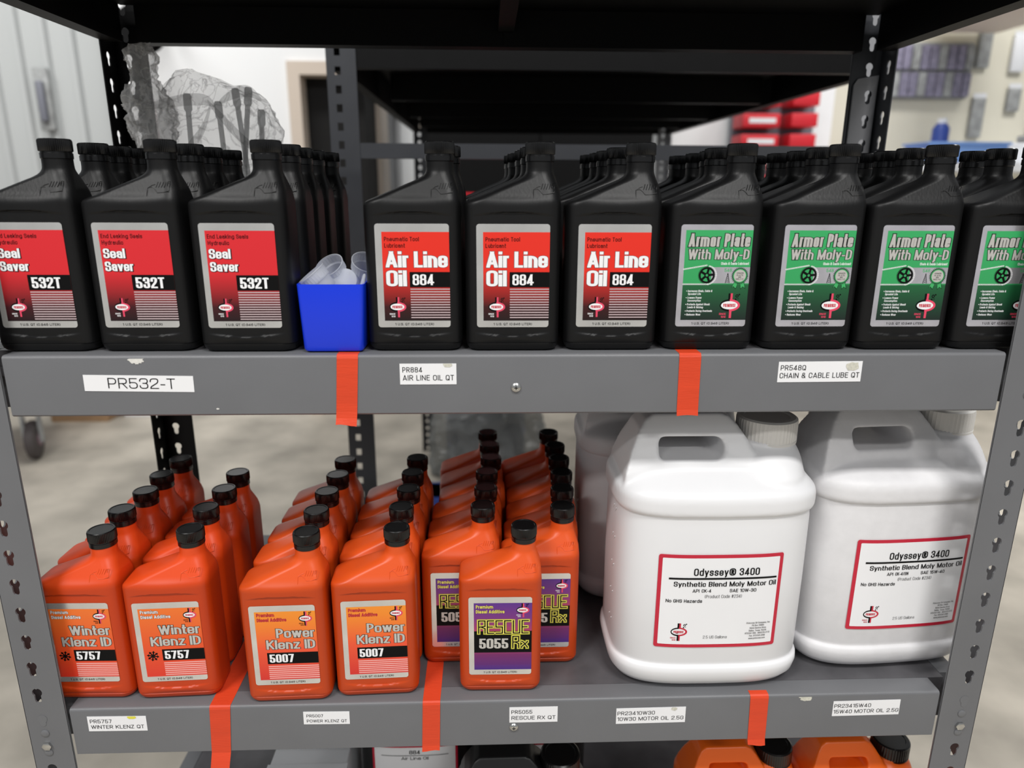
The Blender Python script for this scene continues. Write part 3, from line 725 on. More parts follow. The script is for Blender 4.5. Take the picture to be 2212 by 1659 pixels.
def column(kind, where, z, spots):
    for i, s in enumerate(spots):
        x, y = s[0], s[1]; rz = s[2] if len(s) > 2 else 0
        c = 'black' if kind in ('seal', 'air', 'armor') else 'orange'
        if i == 0: lab = f'{KIND[kind][0]} with {LOOK[kind]}, front of {where}'
        else: lab = f'{KIND[kind][0]}, {ORD[i]} from the front in {where}'
        bottle(kind, x, y, z, rz, lab)
NX = .030
column('seal', 'the leftmost upper-shelf column', Z1, [(-.5222, .047), (-.524, .1275), (-.526, .1890), (-.5264, .2500)])
column('seal', 'the second upper-shelf column from left', Z1, [(-.4118, .047), (-.415, .1332), (-.4187, .2060), (-.4188, .2817)])
column('seal', 'the column left of the blue bin', Z1, [(-.2988, .0435), (-.2990, .1283), (-.3020, .2036), (-.3016, .2720), (-.2945, .3345)])
column('air', 'the column right of the blue bin', Z1, [(-.1130, .0455), (-.1095, .1320)])
column('air', 'the second column right of blue bin', Z1, [(-.0035, .0447), (-.0045, .1500), (-.0080, .2300), (-.0150, .3200), (-.0185, .3850)])
column('air', 'the column left of the green labels', Z1, [(.1076, .0460), (.1030, .1500), (.1020, .2300), (.1010, .2912), (.0960, .3551)])
column('armor', 'the leftmost green-label column', Z1, [(.2205, .0470), (.2240, .1441), (.2380, .2153), (.2385, .2857), (.2355, .3672)])
column('armor', 'the second green-label column', Z1, [(.3350, .0455), (.3410, .1200), (.3500, .1995), (.3503, .2689), (.3450, .3450)])
column('armor', 'the third green-label column', Z1, [(.4440, .0440), (.4500, .1150), (.4590, .1840), (.4630, .2520)])
column('armor', 'the green-label column behind right post', Z1, [(.5560, .0440), (.5570, .1080), (.5660, .1700)])
column('winter', 'the column beside the left post', Z2, [(-.5400, .0475, -1.0), (-.5440, .1060), (-.5400, .1645, 1), (-.5430, .2230), (-.5410, .2860)])
column('winter', 'the second column from left post', Z2, [(-.4320, .0460, 2.4), (-.4360, .1085, 1), (-.4330, .1690), (-.4340, .2285)])
column('power', 'the middle left column on lower shelf', Z2, [(-.2865, .0350, 1.5), (-.2880, .0965), (-.2870, .1565), (-.2840, .2162), (-.2840, .2760)])
column('power', 'the middle right column on lower shelf', Z2, [(-.1765, .0430, 2.2), (-.1775, .1040, 1), (-.1740, .1630), (-.1740, .2220), (-.1725, .2810)])
column('rescue', 'the left purple-label column', Z2, [(-.0690, .1060), (-.0650, .1650), (-.0636, .2230), (-.0570, .2815), (-.0590, .3395), (-.0620, .3990)])
column('rescue', 'the purple-label column beside white jugs', Z2, [(.0375, .1010), (.0430, .1595), (.0480, .2180), (.0500, .2765), (.0490, .3345), (.0440, .3980)])
bottle('rescue', -.0170, .0462, Z2, -.6, 'orange bottle with purple label standing alone in front of its two columns')
# ------------------------------------------------------------------ 2.5 gallon jugs
JA, JB, JN = .129, .090, 4.0
def jring(z, a, b, n=JN, N=72, cx=0, cy=0):
    out = []
    for k in range(N):
        t = 2*math.pi*k/N; c, s = math.cos(t), math.sin(t)
        x = math.copysign(abs(c)**(2/n), c)
        out.append((cx+a*x, cy+b*math.copysign(abs(s)**(2/n), s)*(1-(.045*x*x if n > 3 else 0)), z))
    return out
def jug_body():
    L = [(0, .030), (.002, .018), (.007, .009), (.016, .003), (.028, .0005), (.035, .0010), (.0370, .0028), (.0385, .0046), (.0405, .0052), (.044, .0040), (.15, .0035), (.235, .0040), (.2445, .0050), (.2475, .0046)]
    return MB().loft([jring(z, JA-i, JB-i) for z, i in L]).mesh('jug_body', ['white_plastic'], 50)
def jug_top():
    mb = MB()
    L = [(.236, .012), (.2460, .0060), (.2490, .0015), (.2540, 0), (.2680, 0), (.2745, .0018), (.2790, .0060)]
    rings = [jring(z, JA-i, JB-i) for z, i in L]
    for z, ia, ib in [(.2830, .0095, .0130), (.2880, .0130, .0230), (.2930, .0165, .0330), (.2970, .0200, .0420), (.2985, .0240, .0470)]:
        rings.append(jring(z, JA-ia, JB-ib))
    mb.loft(rings)
    # swelling under the neck
    mb.loft([jring(z, a, b, 2.3, 48, .070, 0) for z, a, b in [(.25, .046, .080), (.275, .0475, .078), (.290, .0475, .072), (.302, .0455, .061), (.311, .0425, .051), (.317, .0395, .042), (.320, .0375, .0375), (.326, .0372, .0372)]])
    # hollow-handled grip: a slab with a hole
    outer = [(-.122, .268), (-.1185, .290), (-.111, .316), (-.099, .343), (-.091, .3545), (-.081, .3605), (.006, .3610), (.016, .3570), (.026, .3470), (.040, .3275), (.052, .300), (.054, .268)]
    def rr(x0, x1, z0, z1, r):
        p = []
        for cx, cz, a0 in ((x1-r, z1-r, 0), (x0+r*.6, z1-r*.6, 90), (x0+r*.4, z0+r*.4, 180), (x1-r, z0+r, 270)):
            q = r if a0 in (0, 270) else (r*.6 if a0 == 90 else r*.4)
            for k in range(5): a = R(a0+90*k/4); p.append((cx+q*math.cos(a), cz+q*math.sin(a)))
        return p
    hole = rr(-.075, .008, .3070, .3335, .0125)
    s = MB(); s.holed(outer, hole, -.030, .030)
    n = len(outer); o = len(outer)+len(hole)
    s.f += [(j, (j+1) % n, (j+1) % n+o, j+o) for j in range(n)]; s.m += [0]*n
    s.v = [(x, math.copysign(interp(z, [(.27, .054), (.302, .050), (.322, .037), (.343, .029), (.361, .020)]), y), z) for x, y, z in s.v]
    mb.add(s.v, s.f)
    me = mb.mesh('jug_top_raw', ['white_plastic'])
    ob = bpy.data.objects.new('tmp', me); col.objects.link(ob)
    md = ob.modifiers.new('r', 'REMESH'); md.mode = 'VOXEL'; md.voxel_size = .0024
    ms = ob.modifiers.new('s', 'SMOOTH'); ms.iterations = 6; ms.factor = .5
    dg = bpy.context.evaluated_depsgraph_get(); dg.update()
    out = bpy.data.meshes.new_from_object(ob.evaluated_get(dg)); out.name = 'jug_top'
    bpy.data.objects.remove(ob); out.materials.clear(); out.materials.append(MATS['white_plastic'])
    out.polygons.foreach_set('use_smooth', [True]*len(out.polygons)); return out
def jug_cap():
    return MB().lathe([(.0365, .3185), (.0385, .3195), (.0388, .3225), (.0380, .3235, .0), (.0386, .3245, .0012), (.0386, .3465, .0012), (.0378, .3500), (.0350, .3520), (.0290, .3520), (.0280, .3505), (.008, .3503)], 100, .0735, 0).mesh('jug_cap', ['white_cap'], 30)
def jsurf(x): q = x/(JA-.0036); return -(JB-.0036)*(1-abs(q)**JN)**(1/JN)*(1-.045*q*q)-.0008
def jug_label(sn, sae):
    W, H = 157, 132; L = Lab(W, H, ['paper_white'])
    L.rrect(0, 0, W, H, 3, 'ink_crimson', 0, 32); L.rrect(4.7, 4.7, W-4.7, H-4.7, 1.2, 'paper_white', .12, 32)
    def T(tx, x, b, c, wv, t, m='ink_black', gap=.12): L.text(tx, x, b, c, wv, t, m, .6, gap=gap)
    T('Odyssey~ 3400', 44, 28.5, 10, 83, .15); L.rect(13.5, 31.6, 150, 34, 'ink_black', .6, 30)
    T('Synthetic Blend Moly Motor Oil', 20, 43.8, 6.8, 130, .185); T('API', 44, 52, 4.6, 8.5, .14); T('CK-4'+sn, 55.5, 52, 4.6, 12 if not sn else 18, .14); T('SAE '+sae, 91, 52, 4.6, 34, .15)
    T('(Product Code #234)', 60, 60, 4.6, 47, .09, 'ink_grey'); T('No GHS Hazards', 11.5, 66.5, 4.7, 45.5, .15)
    T('2.5 US Gallons', 62, 118.5, 4.2, 31, .09, 'ink_grey')
    for i, (tx, wv) in enumerate((('Primrose Oil Company, Inc', 31), ('PO Box 29665', 16), ('11444 Denton Drive', 22), ('Dallas, Texas 75229', 23), ('972/241-1100 . 800/275-2772', 33), ('Fax: 972/241-4188', 21), ('www.primrose.com', 22))):
        T(tx, 132.5-wv/2, 98.5+i*3.75, 2.4, wv, .13, 'ink_grey')
    L.logo(31, 109, 1.08, right='ink_crimson', lower='both', since='ink_crimson'); return L.mesh('label', -W/2000, .1985, 0, .0011, jsurf)
def gal_label():
    W, H = 188, 132; L = Lab(W, H, ['paper_white'])
    L.rrect(0, 0, W, H, 3, 'ink_crimson', 0, 30); L.rrect(5, 5, W-5, H-5, 1.5, 'paper_white', .12, 30)
    L.text('884', 82, 22, 10, 24, .2, 'ink_black', .6); L.text('Air Line Oil', 64, 37, 8, 60, .16, 'ink_black', .6); L.rect(20, 25, 168, 26.5, 'ink_black', .6, 20)
    return L.mesh('label', -W/2000, .2120, 0, .0011, jsurf)
jb, jt, jc = jug_body(), jug_top(), jug_cap()
j_lab = (jug_label('', '10W-30'), jug_label('/SN', '15W-40')); g_lab = gal_label()
def jug(label, x, y, z, rz, m=None, cm=None, lab=None, group=None):
    t = thing('oil_jug', label, 'jug', (x, y, z+LIFT), R(rz), group)
    for nm, me in (('jug_body', jb), ('jug_handle_top', jt), ('jug_cap', jc)):
        o = link(nm, me, t); mm = cm if nm == 'jug_cap' else m
        if mm: o.material_slots[0].link = 'OBJECT'; o.material_slots[0].material = MATS[mm]
    if lab: link('label', lab, t)
    if m is None or m.startswith('white'):
        mb = MB()   # moulded gauge marks down the left flank
        for zz in (.075, .115, .155, .195, .235):
            for dy in (-.03, -.018):
                X = -(JA-.0036)*(1-abs(dy/(JB-.0036))**JN)**(1/JN)
                mb.tube([(X-.0002, dy-.004, zz+.003), (X-.0002, dy+.003, zz-.004)], .0006, 5)
        mb.build('gauge_mark', 'ink_white', t)
    return t
jug('white plastic oil jug with red-framed label in the left front of the pair', .258, .0985, Z2, 0, None, None, j_lab[0], 'white oil jugs')
jug('dusty white oil jug with red-framed label standing beside the right post', .5180, .1330, Z2, 4, 'white_plastic_dusty', None, j_lab[1], 'white oil jugs')
jug('shaded white oil jug behind the front jug, next to purple-label bottles', .2370, .2960, Z2, -2, None, None, j_lab[0], 'white oil jugs')
jug('orange jug with black cap on bottom shelf, left of two', .3350, .0800, Z3, 0, 'orange_jug', 'black_cap', None, 'orange jugs on the bottom shelf').scale = (.68, .68, .75)
jug('orange jug with black cap on bottom shelf, by the right post', .5130, .0850, Z3, 0, 'orange_jug', 'black_cap', None, 'orange jugs on the bottom shelf').scale = (.68, .68, .75)
# ------------------------------------------------------------------ stickers and tape on the beams
def sticker(name, label, x0, z0, wd, ht, lines, stain=None, rot=0, cap=4.6, y=.0017):
    L = Lab(wd, ht, ['paper_white']); L.rect(0, 0, wd, ht, 'paper_white', 0)
    for tx, x, b, c, wv, t in lines: L.text(tx, x, b, c, wv, t, 'ink_black', .6, gap=.16)
    if stain:
        rnd = random.Random(len(label)); pts = []
        for k in range(14):
            a = k*math.pi/7; q = .75+.4*rnd.random(); pts.append((min(wd, stain[0]+stain[2]*math.cos(a)*q), max(0, stain[1]+stain[3]*math.sin(a)*q)))
        L.poly(pts, stain[4], .8)
    me = L.mesh(name, 0, 0, 0, .0004); th = MB().box(0, wd/1000, .00005, .0004, -ht/1000, 0)
    o = link(name, me, None, (x0, y, z0)); o.rotation_euler.y = R(rot)
    tag(o, label, 'sticker', 'shelf edge stickers'); 
    b = th.build('backing', 'paper_white', o)
    return o
sticker('shelf_sticker', 'long white shelf sticker with one large line, left of upper beam', -.4762, 1.1985, 119, 18.4, [('PR532-T', 26, 15.0, 12.0, 73, .10)], rot=.9)
sticker('shelf_sticker', 'white two-line shelf sticker with tan smudge, middle of upper beam', -.1298, 1.2098, 63, 24, [('PR884', 3, 10, 6.0, 22, .125), ('AIR LINE OIL QT', 3.2, 19.3, 6.2, 57, .125)], (54, 1, 5.5, 3.5, 'paper_stained'))
sticker('shelf_sticker', 'white two-line shelf sticker with torn smudge, right of upper beam', .2978, 1.2103, 96.5, 24, [('PR548Q', 2.6, 10, 6.0, 29, .125), ('CHAIN & CABLE LUBE QT', 2.2, 19.2, 6.2, 92, .125)], (86, 6, 8, 5.5, 'paper_stained'), rot=-.3)
sticker('shelf_sticker', 'white sticker with yellow-stained corner at left end of lower beam', -.5397, .7525, 73, 22, [('PR5757', 3, 9.8, 5.4, 27, .125), ('WINTER KLENZ QT', 3.4, 18.2, 5.4, 66, .125)], (56, 1.6, 6, 2.6, 'yellow_stain'), rot=.6)
sticker('shelf_sticker', 'small clean white sticker under the middle orange bottles', -.2692, .7530, 58.5, 19, [('PR5007', 4, 8.2, 4.3, 21, .125), ('POWER KLENZ QT', 4, 16, 4.3, 51, .125)], rot=.8)
sticker('shelf_sticker', 'white sticker above the screw in middle of lower beam', -.0058, .7532, 62.5, 23.4, [('PR5055', 2.6, 10, 5.6, 27, .125), ('RESCUE RX QT', 2.8, 19, 5.6, 57, .125)])
sticker('shelf_sticker', 'white sticker with grey smear under the left front white jug', .1332, .7480, 91, 23.8, [('PR23410W30', 1.6, 10.4, 5.6, 49, .125), ('10W30 MOTOR OIL 2.5G', 1.6, 19.2, 5.6, 87, .125)], (76, 2.5, 4, 3, 'paper_stained'), rot=-.4)
sticker('shelf_sticker', 'white sticker under the dusty right white jug', .4194, .7520, 89.5, 23, [('PR23415W40', 1.6, 10, 5.6, 49, .125), ('15W40 MOTOR OIL 2.5G', 1.4, 18.8, 5.6, 87, .125)], rot=-.5)
def tape(label, xa0, xa1, xb0, xb1, zt, zb, back, curl=.004):
    mb = MB(); t = .0004; rows = [(xa0, xa1, back, zt+.00035), (xa0, xa1, .012, zt+.00035), (xa0, xa1, .0045, zt+.00035), (xa0, xa1, .0025, zt-.0012), (xa0, xa1, .0016, zt-.004)]
    N = 10
    for k in range(1, N+1):
        q = k/N; z = zt-.004+(zb-zt+.004)*q; free = max(0, (zt-HB)-z)
        rows.append((xa0+(xb0-xa0)*q, xa1+(xb1-xa1)*q, .0016-free*curl/.012, z))
    v = []; f = []
    for x0, x1, y, z in rows:
        for i in range(5):
            x = x0+(x1-x0)*i/4; jit = (math.sin(x*900+z*400)*.0012 if (x0, x1, y, z) == rows[-1] else 0)
            v.append((x, y-t*.5, z+jit))
    n = 5
    for i in range(len(rows)-1):
        for j in range(4): f.append((i*n+j, i*n+j+1, (i+1)*n+j+1, (i+1)*n+j))
    o = mb.add(v, f).build('tape_strip', 'orange_tape'); 
    s = o.modifiers.new('t', 'SOLIDIFY'); s.thickness = .0003
    tag(o, label, 'tape', 'orange tape dividers')
tape('orange tape strip on upper beam below the blue bin', -.1985, -.1752, -.2035, -.1801, Z1, 1.1392, .020)
tape('orange tape strip on upper beam above the white jug handle', .1836, .2083, .1848, .2094, Z1, 1.1470, .025)
tape('orange tape strip on lower beam, leftmost, right of snowflake-label bottles', -.3862, -.3602, -.3918, -.3682, Z2, .6650, .20)
tape('orange tape strip on lower beam left of the purple-label bottles', -.1170, -.0946, -.1195, -.0966, Z2, .6896, .12)
tape('orange tape strip on lower beam between the two white jugs', .3080, .3322, .3105, .3337, Z2, .6875, .012)
# ------------------------------------------------------------------ blue bin with measuring cups
def bin_obj():
    t = thing('storage_bin', 'small glossy blue plastic bin full of clear measuring cups', 'bin', (-.2035, .012, Z1+LIFT))
    def ring(z, ins, wt, wb, d):
        k = z/.0755; w = wb+(wt-wb)*k-ins; dd = d-ins; r = .005
        p = []
        for cx, cy, a0 in ((w-r, ins+r, -90), (w-r, dd-r, 0), (-w+r, dd-r, 90), (-w+r, ins+r, 180)):
            for q in range(5): a = R(a0+90*q/4); p.append((cx+r*math.cos(a), cy+r*math.sin(a), z))
        return p
    mb = MB().loft([ring(z, i, .0366, .0330, .098) for z, i in ((0, .004), (.0012, .0012), (.004, 0), (.0755, 0), (.0755, .0018), (.004, .0018), (.003, .0018))])
    mb.build('bin_shell', 'blue_plastic', t, 40)
bin_obj()
def cup_mesh():
    p = [(.006, .0005), (.0165, 0), (.0170, .001), (.0180, .016, .0), (.0198, .0165, .0008), (.0206, .0290, .0008), (.0216, .0300), (.0216, .0312), (.0204, .0312), (.0195, .0180), (.0172, .0165), (.0162, .0016), (.006, .0014)]
    return MB().lathe(p, 60).mesh('cup', ['frosted'], 40)
cm_ = cup_mesh()
for (x, y, z, rx, ry, lab) in ((-.2135, .040, 1.2860, 8, -38, 'ribbed clear cup lying tilted at left of blue bin'), (-.1945, .052, 1.2960, -112, 0, 'clear cup showing its round bottom at front of blue bin'),
                               (-.2050, .076, 1.2930, 35, -25, 'clear cup at back of the blue bin'), (-.1790, .078, 1.2950, 30, 22, 'clear cup leaning at right of blue bin')):
    o = link('measuring_cup', cm_, None, (x, y, z)); o.rotation_euler = (R(rx), R(ry), 0); o.scale = (.82, .82, .82)
    tag(o, lab, 'cup', 'clear measuring cups')
o = MB().lathe([(.0045, 0), (.004, .004), (.0016, .034), (.0010, .036)], 14).build('spout', 'frosted', None, 40); o.location = (-.1755, .018, 1.272); o.rotation_euler = (R(-8), R(14), 0)
tag(o, 'clear pointed spout at right front of the blue bin', 'spout')
# ------------------------------------------------------------------ plastic bag with pump tubes, on the upper shelf
def crumple(p, s, amp):
    n = 0; a = amp; k = s
    for o in range(3):
        n += (1-abs(noise.noise(Vector(p)*k+Vector((3.1*o, 7.7, 1.3)))*2)-.5)*a; a *= .5; k *= 2.1
    return n
def film_blob(name, outline, yc, depth, m, s=22, amp=.010, nz=46, na=84, parent=None, seed=0):
    """closed skin whose front outline is (z, xl, xr) rows"""
    rings = []
    for i in range(nz+1):
        z = outline[0][0]+(outline[-1][0]-outline[0][0])*i/nz
        xl = interp(z, [(r[0], r[1]) for r in outline]); xr = interp(z, [(r[0], r[2]) for r in outline])
        dp = depth*interp(z, [(r[0], r[3]) for r in outline]); ring = []
        for k in range(na):
            a = 2*math.pi*k/na; cx = (xl+xr)/2; x = cx+(xr-xl)/2*math.cos(a); y = yc+dp*math.sin(a)
            d = crumple((x+seed, y*1.5, z), s, amp)
            ring.append((x+d*math.cos(a)*.8, y+d*math.sin(a), z+crumple((x, z, y+seed), s, amp*.5)))
        rings.append(ring)
    return MB().loft(rings).build(name, m, parent, 28)
bag = thing('plastic_bag', 'crumpled clear plastic bag of pump tubes behind the left bottles', 'bag', (-.455, .375, Z1))
inv = Vector((.455, -.375, -Z1))
def shift(o): o.location = inv; return o
shift(film_blob('bag_film', [(1.228, -.49, -.375, .5), (1.30, -.505, -.365, .8), (1.40, -.530, -.362, 1), (1.455, -.540, -.345, 1), (1.480, -.532, -.343, 1), (1.505, -.520, -.350, .95), (1.53, -.512, -.372, .8), (1.545, -.505, -.41, .6), (1.557, -.49, -.445, .4), (1.562, -.475, -.46, .2)], .382, .036, 'clear_film', 30, .011, 60, 110, parent=bag))
shift(film_blob('bag_gather', [(1.42, -.548, -.520, .4), (1.455, -.556, -.505, .8), (1.49, -.568, -.500, 1), (1.52, -.569, -.505, 1), (1.54, -.562, -.515, .8), (1.553, -.551, -.523, .6), (1.565, -.556, -.522, .7), (1.585, -.560, -.518, .8), (1.597, -.552, -.522, .5)], .385, .026, 'gather_film_lit', 48, .010, parent=bag, seed=2))
# loose folds lying across the bag
for k, pts in enumerate(([(-.53, 1.508), (-.47, 1.520), (-.437, 1.521), (-.428, 1.512)], [(-.437, 1.518), (-.415, 1.49), (-.39, 1.462), (-.372, 1.452)], [(-.433, 1.512), (-.445, 1.48), (-.468, 1.456), (-.475, 1.450)], [(-.42, 1.516), (-.395, 1.532), (-.372, 1.533), (-.36, 1.52)])):
    mb = MB(); v = []; f = []
    for i, (x, z) in enumerate(pts):
        wd = .009*math.sin(math.pi*(i+.6)/(len(pts)+.2))
        v += [(x, .352-.004*math.sin(i*2+k), z+wd), (x+.002, .3485-.003*math.cos(i*3), z), (x, .353, z-wd)]
    for i in range(len(pts)-1):
        for j in range(2): f.append((i*3+j, i*3+j+1, (i+1)*3+j+1, (i+1)*3+j))
    o = shift(mb.add(v, f).build('bag_fold', 'fold_film', bag, 60)); o.modifiers.new('s', 'SUBSURF').render_levels = 2
for k, (x, z, xb, lab) in enumerate(((-.473, 1.530, -.480, 'leftmost'), (-.4313, 1.520, -.428, 'second from left, short tilted'), (-.4062, 1.539, -.392, 'third from left, tilted'), (-.3835, 1.540, -.400, 'tallest'), (-.3681, 1.509, -.372, 'rightmost'))):
    yb = .372+(.004 if k == 3 else .006*(k % 3)); top = Vector((x, yb, z)); bot = Vector((x+(xb-x)*2.6 if k in (1, 2, 3) else xb, yb, Z1+.012)); bot.x = min(-.402 if k == 3 else -.385, max(-.485, bot.x))
    d = (bot-top); P = [top, top+d*.012, top+d*.075, top+d*.085, bot]
    o = MB().tube([tuple(p-bot) for p in P], [.0042, .0058, .0058, .0038, .0038], 12).build('pump_tube', 'tube_plastic', None, 50); o.location = bot
    tag(o, f'translucent pump tube standing in the plastic bag, {lab}', 'tube', 'pump tubes in the bag')
# ------------------------------------------------------------------ bottom shelf: black gallon jugs
for (lab, x, y, la) in (('black jug with white label at back of bottom shelf, left', -.1550, .270, g_lab), ('black jug with white label at back of bottom shelf, right of another', .0390, .270, g_lab), ('black jug with handle at front of bottom shelf', .0150, .0720, g_lab)):
    jug(lab, x, y, Z3, 0, 'gallon_black', 'black_cap', la, 'black jugs on the bottom shelf').scale = (.75, .75, .75)
pc = thing('pale_carton', 'pale grey carton on the bottom shelf below the small clean sticker', 'box', (-.30, .17, Z3+LIFT)); box('carton', 'package_white', -.085, .038, -.11, .13, 0, .148, pc, .002)
box('lid_flap', 'package_white', -.087, .040, -.113, .01, .1485, .151, pc)
# ------------------------------------------------------------------ black shelving row behind
sqm = post_mesh('square_hole_post', 'dark_paint', 48, .02, sqhole, .064, .05, .040)
khm = post_mesh('keyhole_post', 'lit_grey_paint', 48, .02, keyhole, .060, .05, .030)  # right posts paler than the rack, lit tone put into the paint
u = thing('black_shelving_rack', 'long black rack behind, with square-hole post and cross rail', 'shelving', (0, .90, 0))
d, xl, xr = 1.95, -.375, .858
for sx, x in ((-1, xl+.064), (1, xr-.060)):
    for sy, y in ((1, 0), (-1, d)):
        o = link('post', sqm if sx < 0 else khm, u, (x, y, 0)); o.scale = (sx, sy, 1)
for z in (1.645, 1.15):
    for y in (.003, .60, 1.13, 1.55, d-.03): MB().box(xl+.062, xr-.058, y, y+.027, z, z+.07).build('beam', 'black_paint', u)
    for x in (xl+.004, xr-.03): MB().box(x, x+.026, .05, d-.05, z, z+.07).build('side_beam', 'black_paint', u)
    MB().box(xl+.003, xr-.003, .031, d-.031, z+.071, z+.085).build('shelf_deck', 'black_paint', u)
MB().box(xl+.062, xr-.058, .001, .022, 1.4590, 1.4915).build('cross_rail', 'dark_paint', u)
# dark cabinet closing the view at the end of the row
cb = thing('storage_cabinet', 'black storage cabinet at the far end of the black shelving row', 'cabinet', (.36, 4.1, 0))
box('cabinet_body', 'dark_void', -.78, .70, 0, .5, 0, 2.0, cb)
for s in (0, 1): 
    o = box('cabinet_door', 'black_paint', -.77+.735*s, -.045+.735*s, -.02, -.001, .05, 1.96, cb); box('handle', 'zinc', -.10+.08*s-.01+.0, -.085+.08*s, -.05, -.021, 1.0, 1.15, o)
rb = thing('red_carton', 'red carton with white patch on the black shelves, between bottle necks', 'box', (-.035, 1.12, 1.2355))
box('carton', 'red_box', -.06, .06, 0, .16, 0, .150, rb); MB().lathe([(.025, -.001), (.025, .001)], 20).build('white_patch', 'ink_white', rb).rotation_euler.x = R(90)
rb.children[1].location = (.01, -.002, .08)
# wrapped bundle lower on the black shelves
wb_ = thing('wrapped_bundle', 'grey bundle wrapped in plastic film on the floor behind', 'bundle', (-.03, 2.6, 0))
film_blob('film_wrap', [(.004, -.27, .26, .8), (.08, -.29, .28, 1), (.22, -.27, .27, 1), (.34, -.24, .24, .9), (.44, -.2, .2, .6)], 0, .2, 'grey_film', 8, .05, 30, 60, wb_)
box('bundle_core', 'grey_box', -.2, .18, -.12, .12, .01, .33, wb_, .02)
bb = thing('blue_tote', 'dark blue tote on the floor behind the orange bottles', 'tote', (-.24, 2.02, 0)); box('tote_body', 'blue_dark', -.07, .05, -.08, .08, 0, .16, bb, .008); box('tote_rim', 'blue_dark', -.075, .055, -.085, .085, .146, .16, bb)
# ------------------------------------------------------------------ hall behind: left
ct = thing('hand_cart', 'cart with a grey rubber wheel on the floor at far left', 'cart', (-2.42, 2.85, 0), R(18))
def wheel(x, y):
    w_ = MB().lathe([(.035, -.024), (.085, -.026), (.100, -.018), (.104, 0), (.100, .018), (.085, .026), (.035, .024)], 30); w_.v = [(z+x, yy+y, xx+.104) for xx, yy, z in w_.v]
    o = w_.build('wheel', 'tyre', ct, 40); h_ = MB().lathe([(.034, -.03), (.034, .03)], 16); h_.v = [(z+x, yy+y, xx+.104) for xx, yy, z in h_.v]; h_.build('hub', 'mauve_frame', o, 40)
wheel(0, 0); wheel(-.42, .1)
box('fork', 'package_grey', .03, .045, -.02, .02, .09, .34, ct); box('fork', 'package_grey', -.045, -.03, -.02, .02, .09, .34, ct)
box('cart_deck', 'mauve_frame', -.55, .08, -.12, .5, .34, .39, ct); box('cart_frame', 'mauve_frame', -.3, -.12, -.05, .0, .05, .34, ct)
cbx = thing('cardboard_box', 'brown cardboard box on the floor behind the cart', 'box', (-2.52, 3.45, 0)); box('carton', 'cardboard', -.17, .17, 0, .3, 0, .28, cbx); box('flap', 'cardboard', .17, .27, .02, .28, .26, .268, cbx)
pk = thing('white_carton', 'white carton on the floor beside the cardboard box', 'box', (-2.2, 3.55, 0)); box('carton', 'package_white', -.1, .1, 0, .2, 0, .2, pk); box('lid', 'package_white', -.105, .105, -.005, .205, .19, .205, pk)
pl = thing('handle_plate', 'grey elongated handle plate on the ribbed metal wall', 'plate', (-2.72, 3.985, 1.72)); box('plate', 'package_grey', -.045, .045, -.03, 0, 0, .36, pl, .01); box('grip', 'grey_box', -.02, .02, -.06, -.031, .05, .28, pl, .008)
rl = thing('cord_reel', 'black and red cord reel hanging by the white wall', 'reel', (-1.80, 3.3, 2.17))
m_ = MB().lathe([(.03, -.05), (.11, -.05), (.11, -.035), (.06, -.03), (.06, .03), (.11, .035), (.11, .05), (.03, .05)], 28); m_.v = [(x, -z, y) for x, y, z in m_.v]; m_.build('spool', 'black_paint', rl, 40)
m_ = MB().lathe([(.05, .0505), (.05, .06)], 20); m_.v = [(x+.03, -z, y+.02) for x, y, z in m_.v]; m_.build('hub', 'red_box', rl, 40)
box('bracket', 'black_paint', -.02, .02, .05, .3, .08, .12, rl); MB().tube([(-.02, 0, -.06), (-.025, 0, -.2), (.01, 0, -.36), (.012, 0, -.62)], .009, 8).build('cord', 'ink_crimson', rl, 60)
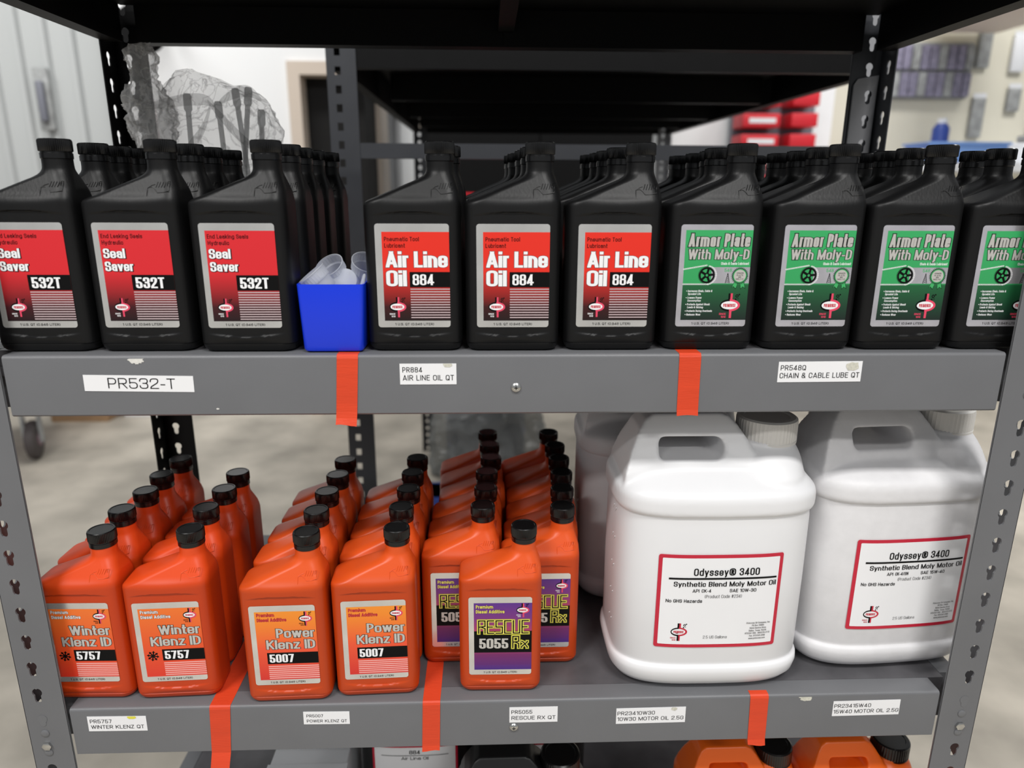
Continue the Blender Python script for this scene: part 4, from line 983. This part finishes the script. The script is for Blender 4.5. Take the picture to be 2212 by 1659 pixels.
# ------------------------------------------------------------------ hall behind: right
struct(box('wall_side', 'wall_white', 1.18, 2.30, 4.24, 4.3, 0, 3.4))
rk = thing('red_bin_rack', 'grey rack with red bins against the white wall at right', 'rack', (1.80, 4.0, 0))
box('rack_frame', 'grey_box', -.21, .33, .14, .2, .2, 2.02, rk)
for i in range(8):
    z = 1.02+i*.125
    o = box('red_bin', 'red_box', -.21, .03, -.06, .139, z, z+.082, rk, .006); box('bin_label', 'package_white', -.17, -.0, -.062, -.0605, z+.025, z+.055, o)
    o = box('red_bin', 'red_box', .10, .27, -.06, .139, z+.005, z+.087, rk, .006)
sp = thing('hanging_display', 'panel of dark hanging packages on the cream pegboard wall', 'display', (2.90, 4.2, 1.98)); box('panel', 'package_grey', -.27, .27, 0, .03, 0, .34, sp)
for i in range(9):
    for j in range(2): box('package', 'package_purple' if (i+j) % 3 else 'package_grey', -.265+i*.06, -.215+i*.06, -.03, -.001, .01+j*.165, .155+j*.165, sp)
rnd = random.Random(3)
for k in range(12):
    i, j = k % 6, k//6
    x, z = 3.24+i*.22+rnd.random()*.05, 2.44-.38*j-rnd.random()*.08; a, b = .06+.07*rnd.random(), .14+.14*rnd.random()
    o = thing('hanging_package', f'blister package on the cream pegboard, {["upper", "lower"][j]} row, {["first", "second", "third", "fourth", "fifth", "sixth"][i]} from left', 'package', (x, 4.235, z), 0, 'packages on the pegboard')
    box('package', rnd.choice(['package_grey', 'package_white', 'package_purple', 'package_grey']), -a/2, a/2, -.03, -.001, -b, 0, o, .006); box('header_card', 'package_white', -a/2, a/2, -.02, -.016, 0, .03, o)
bn = thing('work_bench', 'light work bench below the pegboard wall', 'bench', (3.4, 3.7, 0)); box('bench_top', 'package_white', -.95, 1.2, -.2, .5, 1.50, 1.55, bn)
for x in (-.9, 1.12):
    for y in (-.15, .42): box('leg', 'grey_box', x, x+.06, y, y+.06, 0, 1.499, bn)
bt = thing('blue_tray', 'light blue tray on the work bench at far right', 'tray', (2.80, 3.62, 1.551)); box('tray_body', 'blue_light', -.24, .24, -.1, .16, 0, .11, bt, .012); box('tray_rim', 'blue_light', -.25, .25, -.11, .17, .1, .114, bt)
dk = thing('blue_canister', 'dark blue canister behind the light blue tray', 'canister', (2.88, 3.95, 1.551)); MB().lathe([(.045, 0), (.05, .005), (.05, .22), (.03, .25)], 20).build('canister_body', 'blue_dark', dk, 40); MB().lathe([(.028, .2505), (.028, .28)], 16).build('lid', 'package_white', dk, 40)
for k in range(6):
    o = thing('bench_box', f'pale parts box on the work bench, {["first", "second", "third", "fourth", "fifth", "sixth"][k]} from left', 'box', (3.2+k*.16, 3.72+.05*(k % 2), 1.551), 0, 'parts boxes on the bench'); hh = .12+.05*((k*7) % 3)
    box('box_body', ['package_white', 'package_grey', 'package_white'][k % 3], -.06, .06, -.06, .06, 0, hh, o, .006); box('lid', 'package_white', -.062, .062, -.062, .062, hh-.02, hh-.012, o)
